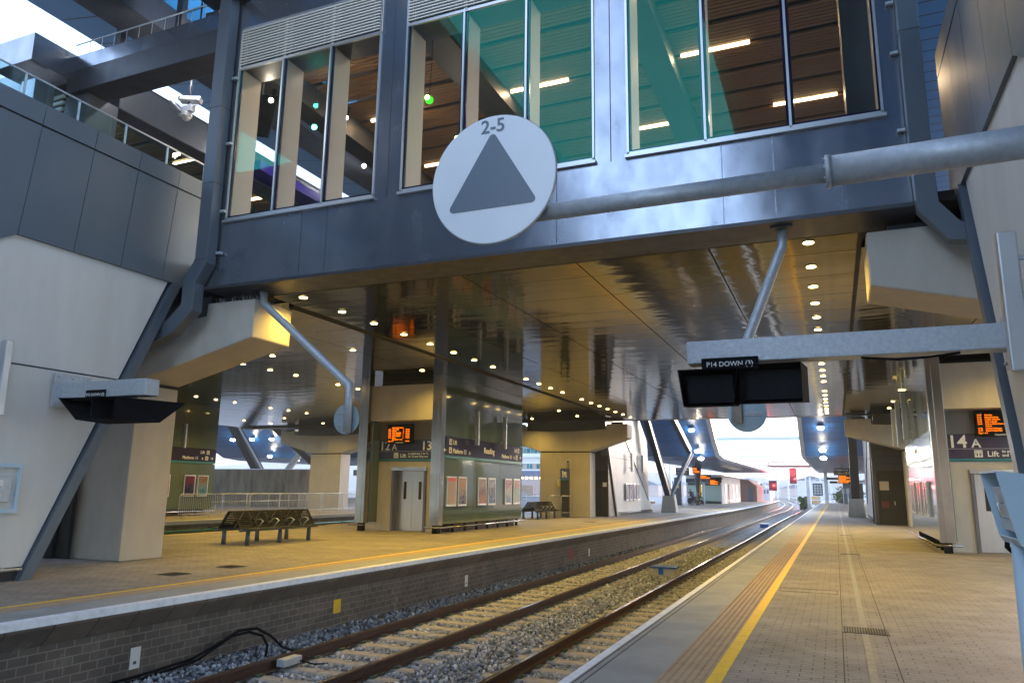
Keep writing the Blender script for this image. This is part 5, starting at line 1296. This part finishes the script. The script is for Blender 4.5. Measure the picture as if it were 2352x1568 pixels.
def hangsign(label, x0, x1, y, z0, z1, lines, post=None):
    t = thing('hanging_direction_sign', label, 'direction sign', ((x0+x1)/2, y, z0), 'navy hanging direction signs')
    B(x0,x1,y-.06,y+.06,z0,z1).obj('panel', m_navy, t); B(x0,x1,y-.065,y+.065,z0-.06,z0).obj('stripe', m_teal, t)
    for i, (s_, c, xx) in enumerate(lines): text(s_, .19, (x0+.1+xx, y-.065, z1-.28-.3*i), '-Y', c, t)
    if post: MB().tube([((x0+x1)/2,y,z1),((x0+x1)/2,y,z1+post)], .03, 6).obj('hanger', m_steel, t)
    return t
ta = hangsign('navy sign reading Toilets and Way out under the left canopy', -14.38, -13.08, 75, 3.10, 3.79, [('11-13 Toilets', m_signw, 0), ('Way out', m_orangetxt, .3)], .6)
arrow(ta, -13.2, 74.93, 3.6, .14, '-Y', 1); arrow(ta, -14.28, 74.93, 3.3, .14, '-Y', -1); B(-14.12,-13.98,74.92,74.93,3.22,3.38).obj('pictogram', m_orangetxt, ta)
tb = hangsign('navy sign reading Toilets and Way out under the right canopy', -.06, 1.37, 80, 3.3, 3.95, [('   Toilets 11-13', m_signw, 0), ('Way out', m_orangetxt, .25)], .5)
arrow(tb, .06, 79.93, 3.76, .14, '-Y', -1); arrow(tb, 1.25, 79.93, 3.46, .14, '-Y', 1); B(1.0,1.14,79.92,79.93,3.38,3.54).obj('pictogram', m_orangetxt, tb)
def farboard(label, x0, x1, y, z0, z1, rows=3):
    t = thing('departure_board', label, 'departure board', ((x0+x1)/2, y, z0), 'orange dot matrix departure boards')
    B(x0-.06,x1+.06,y,y+.15,z0-.06,z1+.06).obj('housing', m_black, t)
    h = (z1-z0)/rows
    for i in range(rows): text(['Delayed','21:44 Oxford','On time','Bedwyn 21:51','Page 1 of 3'][i % 5], h*1.02, (x0+.02, y-.004, z0+h*(rows-1-i)+h*.15), '-Y', m_amber2, t, 'led_text', bold=.012, sx=(x1-x0)/(h*6.2))
    MB().tube([((x0+x1)/2,y+.07,z1+.06),((x0+x1)/2,y+.07,z1+.5)], .025, 6).obj('hanger', m_steel, t)
farboard('two line orange board hanging nearest under the left canopy', -12.2, -11.6, 72, 3.2, 3.75, 2); farboard('wide dark orange board hanging left of the white building', -12.5, -11.5, 78, 2.78, 3.12, 2)
farboard('square orange board in front of the white building', -11.2, -10.4, 75.5, 2.2, 2.62, 4); farboard('bright orange board under the right canopy sign', .36, 1.45, 79, 2.5, 3.2, 5)
monitor('dark hooded monitor hanging in front of the white building', -10.95, -9.95, 75, 2.66, 2.88, .4); monitor('upper dark hooded monitor beside the right orange board', -.74, .28, 80, 2.80, 3.02, .4); monitor('lower dark hooded monitor beside the right orange board', -.5, .25, 84, 2.5, 2.72, .4)
t = thing('information_totem', 'dark totem with a yellow warning label by the left raking strut', 'information totem', (-16.1, 85, 0)); B(-16.5,-15.75,84.9,85.1,0,3.0).obj('panel', m_steel, t); B(-16.28,-16.0,84.88,84.9,1.85,2.15).obj('warning_label', m_orangetxt, t); B(-15.74,-15.68,84.9,85.1,0,3.0).obj('edge', m_roofmetal, t)
t = thing('litter_bin', 'silver topped bin by the dark totem', 'litter bin', (-16.3, 83, 0)); MB().tube([(-16.3,83,0),(-16.3,83,.8),(-16.3,83,1.15)], .3, 12, rs=[.22,.25,.36]).obj('body', m_galv, t); MB().tube([(-16.3,83,1.15),(-16.3,83,1.2)], .38, 12).obj('rim', m_alu, t)
t = thing('canopy_column', 'dark flared column before the green glass front', 'canopy column', (-14.4, 88, 0)); MB().tube([(-14.4,88,0),(-14.4,88,1.4),(-14.4,88,2.9),(-14.4,88,4.4)], .2, 10, rs=[.16,.2,.38,.42]).obj('shaft', m_steel, t); B(-14.22,-14.0,87.8,88.2,1.0,2.3).obj('help_point', mat('yellow_panel', (.75,.42,.02), .4), t)

# people (small, far) as single skinned bodies
def person(label, loc, skel, edges, rad, cols, hair, hc):
    x, y, z = loc
    t = thing('person', label, 'person', loc, None)
    me = bpy.data.meshes.new('body'); me.from_pydata(skel, edges, []); me.update()
    o = link('body', me, t); me.materials.append(cols)
    o.modifiers.new('skin', 'SKIN')
    for i, r_ in enumerate(rad): me.skin_vertices[0].data[i].radius = (r_, r_)
    me.skin_vertices[0].data[0].use_root = True
    ss = o.modifiers.new('sub', 'SUBSURF'); ss.levels = 2; ss.render_levels = 2
    hx = skel[hair]
    MB().sphere((x+hx[0], y+hx[1], z+hx[2]), .105, 12, 8, (1,1,1.18)).obj('head', m_skin, t)
    MB().sphere((x+hx[0]-.02, y+hx[1]+.01, z+hx[2]+.035), .108, 12, 8, (1,1,1.02)).obj('hair', hc, t)
    return t
def sitting(label, loc, s, cols, pants, hc, lean=.1):
    # profile facing s along X, seated at .45 m
    sk = [(0,0,.52),(s*lean*.6,0,.78),(s*lean,0,1.0),(s*lean*1.15,0,1.08),(s*(lean*1.4),0,1.22),
          (s*lean,-.19,.98),(s*(lean+.16),-.22,.74),(s*(lean+.40),-.12,.70),(s*lean,.19,.98),(s*(lean+.16),.22,.74),(s*(lean+.40),.12,.70),
          (0.02*s,-.10,.50),(s*.45,-.12,.50),(s*.48,-.12,.08),(s*.62,-.12,.05),(0.02*s,.10,.50),(s*.45,.12,.50),(s*.48,.12,.08),(s*.62,.12,.05)]
    ed = [(0,1),(1,2),(2,3),(3,4),(2,5),(5,6),(6,7),(2,8),(8,9),(9,10),(0,11),(11,12),(12,13),(13,14),(0,15),(15,16),(16,17),(17,18)]
    ra = [.15,.15,.13,.06,.07,.07,.05,.035,.07,.05,.035,.10,.075,.05,.04,.10,.075,.05,.04]
    t = person(label, loc, sk, ed, ra, cols, 4, hc)
    mb = MB(); x, y, z = loc
    for yy in (-.12,.12): mb.tube([(x+.02*s,y+yy,z+.51),(x+s*.45,y+yy,z+.51),(x+s*.48,y+yy,z+.09)], .09, 10, rs=[.11,.088,.062])
    mb.obj('trousers', pants, t)
    return t
H_dark = mat('dark_hair', (.02,.013,.01), .7); H_br = mat('brown_hair', (.09,.045,.025), .7)
sitting('person with short hair in a white T-shirt and jeans sitting, seen from the side', (-15.25, 86, .12), 1, mat('white_shirt', (.62,.58,.55), .8), mat('blue_jeans', (.04,.07,.16), .8), H_dark)
sitting('person in blue sitting just behind the one in the white T-shirt', (-14.95, 87.2, .08), 1, mat('blue_top', (.04,.08,.35), .8), mat('dark_trousers', (.03,.03,.04), .8), H_dark)
sitting('person in a beige coat sitting between the others', (-14.6, 86.6, .05), 1, mat('beige_coat', (.36,.25,.15), .8), mat('khaki_trousers', (.35,.28,.15), .8), H_br, .25)
sitting('person in dark olive leaning forward at the right end of the bench', (-14.2, 86.4, .02), 1, mat('olive_jacket', (.06,.06,.045), .8), mat('olive_trousers', (.05,.05,.06), .8), H_br, .28)
b3 = dup(b1, (-14.65, 87, 0), 'far bench under the seated people', group='back-to-back metal benches on the left platform')
def standing(label, loc, cols, hc, pants):
    sk = [(0,0,.95),(0,0,1.2),(0,0,1.42),(0,0,1.52),(0.02,0,1.66),(-.2,0,1.40),(-.24,.03,1.12),(-.22,-.05,.88),(.2,0,1.40),(.24,.03,1.12),(.22,-.05,.88),(-.1,0,.9),(-.12,0,.48),(-.12,0,.06),(-.12,-.14,.04),(.1,0,.9),(.13,.03,.48),(.13,.06,.06),(.13,-.08,.04)]
    ed = [(0,1),(1,2),(2,3),(3,4),(2,5),(5,6),(6,7),(2,8),(8,9),(9,10),(0,11),(11,12),(12,13),(13,14),(0,15),(15,16),(16,17),(17,18)]
    ra = [.15,.14,.14,.06,.07,.07,.05,.035,.07,.05,.035,.10,.075,.05,.04,.10,.075,.05,.04]
    t = person(label, loc, sk, ed, ra, cols, 4, hc); x, y, z = loc; mb = MB()
    for s in (-1, 1): mb.tube([(x+s*.1,y,z+.95),(x+s*.12,y+.01,z+.48),(x+s*.125,y+.03,z+.09)], .1, 10, rs=[.12,.085,.062])
    mb.obj('trousers', pants, t); return t
standing('person in dark clothes standing behind the dark totem', (-15.45, 89, 0), mat('black_jacket', (.02,.02,.025), .8), H_dark, mat('black_trousers', (.02,.02,.02), .8))
standing('person partly hidden behind the raking strut at the left', (-17.4, 90, 0), mat('maroon_top', (.12,.03,.03), .8), H_dark, mat('grey_trousers', (.2,.2,.22), .8))

# ================================================================== FAR BACKGROUND
def gantry(label, x0, x1, y, z0, z1, m_, truss=False):
    t = thing('overhead_gantry', label, 'gantry', (x0, y, -1.3), 'gantries spanning the tracks')
    B(x0,x1,y-.2,y+.2,z0,z1).obj('beam', m_, t)
    for x in (x0+.1, x1-.1): B(x-.18,x+.18,y-.18,y+.18,-1.3,z0).obj('mast', m_pale, t)
    return t
gantry('pale overhead gantry beam nearest the bridge opening', -24, 12, 95, 7.65, 8.05, m_pale)
tg = gantry('second pale overhead gantry beam beyond', -26, 14, 130, 7.2, 7.5, m_pale)
mb = MB(); mb.tube([(-16.5,130,6.6),(-16.5,130,7.2)], .1, 6); mb.tube([(-15.2,130,6.3),(-14.2,130,7.2)], .05, 6); mb.obj('dropper', m_pale, tg)
tg = thing('signal_gantry', 'brown signal gantry with walkway carrying the upper red signal', 'signal gantry', (-12.4, 150, -1.3))
B(-12.7,6,149.8,150.2,6.05,6.5).obj('beam', mat('brown_steel', (.16,.08,.07), .6), tg)
mb = MB(); 
for x in (-12.5,-12.1): mb.box(x-.06,x+.06,149.9,150.0,-1.3,6.05)
for k in range(12): mb.box(-12.5,-12.1,149.92,149.98,-1+k*.58,-.94+k*.58)
mb.obj('lattice_mast', m_pale, tg)
mb = MB()
for k in range(14): mb.tube([(-12.6+k*1.3,149.7,6.5),(-12.6+k*1.3,149.7,7.5)], .03, 5)
mb.tube([(-12.6,149.7,7.5),(5,149.7,7.5)], .03, 5); mb.tube([(-12.6,149.7,7.0),(5,149.7,7.0)], .025, 5); mb.obj('walkway_rail', mat('red_rail', (.30,.12,.10), .6), tg)
MB().tube([(-11.3,149.8,6.5),(-11.2,149.8,6.95),(-10.9,149.8,7.05),(-4,149.8,7.05)], .09, 8).obj('duct', mat('brown_duct', (.25,.12,.10), .6), tg)
def signal(label, x, y, z, w_, h, lx, lz, post=True):
    t = thing('railway_signal', label, 'railway signal', (x, y, z), 'red railway signals')
    B(x,x+w_,y,y+.2,z,z+h).obj('backplate', m_black, t); MB().sphere((lx,y-.05,lz), .17, 12, 8).obj('lamp_lens', m_redl, t)
    MB().tube([(lx,y-.3,lz+.22),(lx,y+.0,lz+.22)], .2, 10).obj('hood', m_black, t)
    if post: MB().tube([(x+w_/2,y+.1,-1.3),(x+w_/2,y+.1,z)], .09, 8).obj('post', m_pale, t)
    l = bpy.data.lights.new('signal_lamp', 'POINT'); l.energy = 120; l.color = (1,.05,.06); l.shadow_soft_size = .15
    lo_ = bpy.data.objects.new('lamp', l); col.objects.link(lo_); lo_.parent = t; lo_.location = (lx-x, -.5, lz-z)
    return t
signal('lower red signal standing on a post between the curving tracks', -10.3, 135, 1.75, 1.25, 1.65, -9.5, 2.65)
ts = signal('upper red signal hanging from the brown gantry', -7.7, 149.5, 3.1, 1.2, 2.85, -6.8, 4.0, False)
tp = mat('red_tinted_plate', (.25,.03,.03), .6)
B(-7.65,-6.6,149.45,149.5,4.4,5.9).obj('indicator_panel', tp, ts)
# masts and clutter
rm = random.Random(4)
def mast(label, x, y, h, r_=.12, arm=0):
    t = thing('overhead_mast', label, 'overhead line mast', (x, y, -1.3), 'pale overhead line masts far along the tracks')
    MB().box(x-r_, x+r_, y-r_, y+r_, -1.3, h).obj('mast', m_pale, t)
    if arm: mb = MB(); mb.tube([(x,y,h-.5),(x+arm,y,h-.8)], .05, 5); mb.tube([(x,y,h-1.8),(x+arm*.9,y,h-.85)], .04, 5); mb.obj('cantilever', m_pale, t)
    return t
ml = [(-6.9,152,3.0,.08,0,'below the upper red signal'),(-3.7,120,3.4,.22,0,'thick, left of the blue notice frame'),(-1.2,118,5.3,.24,0,'thick, right of the blue notice frame'),(-5.4,190,5,.15,1.5,'left of the orange hoarding'),(-3.2,195,5.3,.2,-1.5,'right of the orange hoarding'),(-8,240,7,.2,1.8,'far, left of the track curve'),(-14,260,8,.25,-2,'far, beyond the lower signal'),(-1,230,6.5,.25,2,'far, right of the track curve'),(-20,300,8,.3,2,'farthest left'),(2.2,125,3.2,.12,0,'right of the notice frame near the fence')]
for x,y,h,r_,a,d in ml: mast('pale mast '+d, x, y, h, r_, a)
t = thing('notice_frame', 'dark blue framed grid board on posts beside the far right platform end', 'notice board', (-2.3, 108, 0)); mb = MB(); mb.box(-2.75,-1.55,108,108.1,1.15,2.75); mb.obj('panel', mat('dark_blue_board', (.03,.05,.10), .5), t)
mb = MB()
for i in range(3):
    for j in range(4): mb.box(-2.6+i*.33,-2.35+i*.33,107.97,108,1.3+j*.34,1.58+j*.34)
mb.obj('light_cell', m_pale, t); MB().tube([(-2.15,108.05,0),(-2.15,108.05,1.15)], .06, 6).obj('post', m_pale, t)
t = thing('hoarding', 'orange and yellow hoarding by the far tracks', 'hoarding', (-5.4, 200, -1.3)); B(-6.8,-3.4,200,200.3,-1.2,.6).obj('panel', mat('orange_board', (.55,.28,.06), .7), t); B(-8.5,-3,199.5,199.7,-.4,-.2).obj('rail', m_pale, t)
t = thing('pipe_fence', 'white fence panels at the far end of the right platform', 'fence', (-1, 112, 0)); mb = MB()
for k in range(9): mb.box(-1.2+k*.55,-1.1+k*.55,128,128.1,-.0,1.4)
mb.box(-1.2,3.5,128,128.1,1.25,1.35); mb.box(-1.2,3.5,128,128.1,.6,.68); mb.obj('panel', m_pale, t)
t = thing('kiosk', 'grey kiosk with dark doorway at the far right platform end', 'kiosk', (2.2, 120, 0)); B(1.0,2.6,119,124,0,3.3).obj('wall', m_clad, t); B(2.6,3.6,119,124,0,2.9).obj('doorway', m_dark, t); MB().prism([(.7,3.3),(3.9,3.1),(3.9,3.3),(.7,3.5)],1,118.5,124.5).obj('roof', m_pale, t)
for nm, x, y in (('grey push button post near the far right orange board', 1.15, 86), ('second thin post near the far right orange board', .75, 92)):
    t = thing('platform_post', nm, 'post', (x, y, 0), 'thin posts on the far right platform'); MB().tube([(x,y,0),(x,y,1.7)], .05, 6).obj('post', m_pale, t); B(x-.16,x+.16,y-.1,y+.1,1.5,2.05).obj('box', m_galv, t)
t = thing('far_wall', 'grey wall and railing structure past the left platform end', 'equipment cabin', (-13, 150, 0)); B(-15,-11.3,150,156,-1.3,2.1).obj('wall', m_pale, t); mb = MB()
for k in range(6): mb.box(-14.6+k*.55,-14.3+k*.55,149.9,150,1.2,1.9)
mb.obj('window', m_roofg, t); B(-15.2,-11.1,149.8,156.2,2.1,2.25).obj('roof', m_pale, t)

# white hotel-like building seen between lift and yellow pier
t = thing('white_building', 'white and pink rendered building with teal windows beyond the tracks at left', 'building', (-45, 110, 0))
B(-75,-36,110,125,-1.3,5.6).obj('wall', m_pinkr, t)
B(-75,-36,109.9,110,5.4,5.62).obj('string_course', m_signw, t); B(-75,-36,109.85,110,7.25-.9,6.95).obj('string_course', m_signw, t)
B(-75,-36,110,125,5.6,8.1).obj('upper_wall', m_render, t)
B(-75,-36,109.9,110,4.2,4.45).obj('string_course', m_signw, t)
for k in range(9):
    x = -47.5+k*1.62
    w_ = B(x,x+.85,109.88,110,4.65,5.85-.55).obj('window', m_teal_w if k % 3 else m_win, t); B(x+.4,x+.44,109.85,109.88,4.65,5.3).obj('glazing_bar', m_signw, w_)
for k in range(26): B(-48+k*.62,-47.5+k*.62,109.9,110.0,7.0,7.75).obj('window', m_teal_w if k % 2 else m_win, t)
MB().prism([(-76,8.1),(-35,8.1),(-38,10.3),(-73,10.3)],1,109.5,125).obj('roof', m_roofg, t)
t = thing('low_canopy', 'grey canopy roof edge with glowing lamps in front of the white building', 'canopy', (-42, 88, 3)); B(-60,-31.5,86,96,2.95,3.7).obj('roof', mat('grey_blue_roof', (.16,.20,.30), .5), t)
l0 = None
for k in range(12):
    p = (-39.6+k*.62, 85.9, 2.86)
    if l0 is None: l0 = thing('canopy_edge_lamp', 'first glowing lamp along the low grey canopy seen past the lift', 'lamp', p, 'glowing lamps along the low grey canopy'); B(p[0]-.14,p[0]+.14,p[1]-.1,p[1]+.1,p[2]-.12,p[2]+.08).obj('lens', emat('warm_canopy_lamp', (1,.72,.35), 1.6), l0); B(p[0]-.16,p[0]+.16,p[1]-.12,p[1]+.12,p[2]+.08,p[2]+.12).obj('housing', m_alu, l0)
    else: dup(l0, p, ORD[k]+' glowing lamp along the low grey canopy seen past the lift')
farboard('small orange board seen between the lift wall and the yellow pier', -34.6, -33.6, 80, 2.35, 2.8, 2)
t = thing('timber_hoarding', 'pinkish timber hoarding with a pale door seen past the green lift', 'hoarding', (-35, 84, 0)); B(-38,-33.0,84,84.1,0,1.95).obj('panel', m_wood, t); B(-34.7,-34.0,83.95,84,0,1.2).obj('door', m_cream, t)
t = thing('white_railing', 'white railings beyond the far bench', 'railing', (-30, 62, 0)); mb = MB()
for z in (.35,.6,.85,1.1): mb.tube([(-31,62,z),(-22,62,z)], .03, 6)
for k in range(10): mb.tube([(-31+k,62,0),(-31+k,62,1.1)], .03, 6)
mb.obj('rails', m_pale, t)
t = thing('equipment_cabinet', 'pale grey ground cabinets behind the white railings', 'cabinet', (-27,66,0)); B(-31,-25,66,67,0,.8).obj('body', m_pale, t); B(-31.1,-24.9,65.9,67.1,.8,.88).obj('lid', m_alu, t)
tag(B(-60,-22,47,400,-.2,-.08).obj('paving', mat('pale_concrete_ground', (.45,.43,.42), .9)), kind='structure') if False else None

# trees
def tree(label, x, y, h, w_, seed):
    rr = random.Random(seed); t = thing('tree', label, 'tree', (x, y, -1.3), 'trees beyond the station')
    MB().tube([(x,y,-1.3),(x+.1,y,h*.3),(x,y,h*.6)], .15, 7, rs=[.22,.16,.08]).obj('trunk', m_trunk, t)
    n = 900; mb = MB()
    cl = [(x+rr.uniform(-.6,.6)*w_, y+rr.uniform(-.6,.6)*w_, (h+1.0)*(.1+.75*rr.random())-1.0, w_*rr.uniform(.28,.5)) for _ in range(14)]
    for i in range(n):
        c = rr.choice(cl); v = Vector((rr.gauss(0,1), rr.gauss(0,1), rr.gauss(0,1))).normalized()*c[3]*rr.uniform(.6,1.05)
        p = Vector(c[:3])+v; a = Vector((rr.gauss(0,1),rr.gauss(0,1),rr.gauss(0,1))).normalized()*.16; b_ = Vector((rr.gauss(0,1),rr.gauss(0,1),rr.gauss(0,1))).normalized()*.16
        mb.poly([p-a, p+b_, p+a, p-b_])
    me = mb.mesh('crown', m_tree, BASE[t.name], False); link('crown', me, t)
for i, (x, y, h, w_, d) in enumerate([(-4.6,125,1.0,.9,'small green tree beside the dark notice frame'),(.9,128,3.4,1.6,'green tree behind the thick pale mast'),(3.2,150,3.0,2.0,'low green tree behind the kiosk'),(-20.5,150,4.2,2.6,'tree behind the seated people at the left'),(-43.5,92,2.6,1.4,'dark bush above the timber hoarding'),(-16,175,3.2,3.0,'dark tree past the left platform end'),(-24,180,4.5,3.5,'broad tree left of the far brick building')]): tree(d, x, y, h, w_, i+1)
# ridge of hills
def hills():
    vs = []; fs = []; nx = 160; rows = [(700, 0), (900, .5), (1200, 1.0), (1700, .9), (2300, .4)]
    r_ = random.Random(2); ph = [r_.uniform(0, 6) for _ in range(6)]
    for j, (y, k) in enumerate(rows):
        for i in range(nx):
            x = -1400+2400*i/(nx-1)
            hgt = 38+11*math.sin(x*.0045+ph[0])+6*math.sin(x*.012+ph[1])+2.5*math.sin(x*.04+ph[2])+1.5*math.sin(x*.1+ph[3])
            vs.append((x, y, -2+hgt*k))
    for j in range(len(rows)-1):
        for i in range(nx-1): a = j*nx+i; fs.append((a,a+1,a+nx+1,a+nx))
    mb = MB(); mb.faces(vs, fs, True); return mb.obj('hills', m_hill)
tag(hills(), kind='structure')
# scattered roofs on the hillside and mid distance town
rr = random.Random(9)
for i in range(26):
    x = rr.uniform(-170, 30); y = rr.uniform(320, 640); w_ = rr.uniform(8, 18); h = rr.uniform(3, 7)
    t = thing('house', ['pale','white','brick red','grey'][i % 4]+' house in the distant town, '+ORD[i % 24]+(' of the nearer ones' if i < 24 else ' behind the nearer ones'), 'house', (x, y, -1.3), 'distant houses of the town')
    B(x,x+w_,y,y+8,-1.3,h).obj('wall', [m_render,m_pale,m_redbrick,m_pinkr][i % 4], t); MB().prism([(x-.3,h),(x+w_+.3,h),(x+w_*.5,h+2.2)],1,y-.3,y+8.3).obj('roof', m_roofg, t)
# evening haze: one closed box of thin air round everything
hz = B(-910, 910, -210, 3010, -2.6, 80).obj('haze', m_black); tag(hz, kind='stuff')
M = bpy.data.materials.new('haze'); M.use_nodes = True; t = M.node_tree; t.nodes.clear()
o_ = t.nodes.new('ShaderNodeOutputMaterial'); v = t.nodes.new('ShaderNodeVolumePrincipled'); v.inputs['Density'].default_value = .0009; v.inputs['Color'].default_value = (.95,.97,1,1)
t.links.new(v.outputs[0], o_.inputs['Volume']); hz.data.materials.clear(); hz.data.materials.append(M)
print('OBJECTS', len(bpy.data.objects))
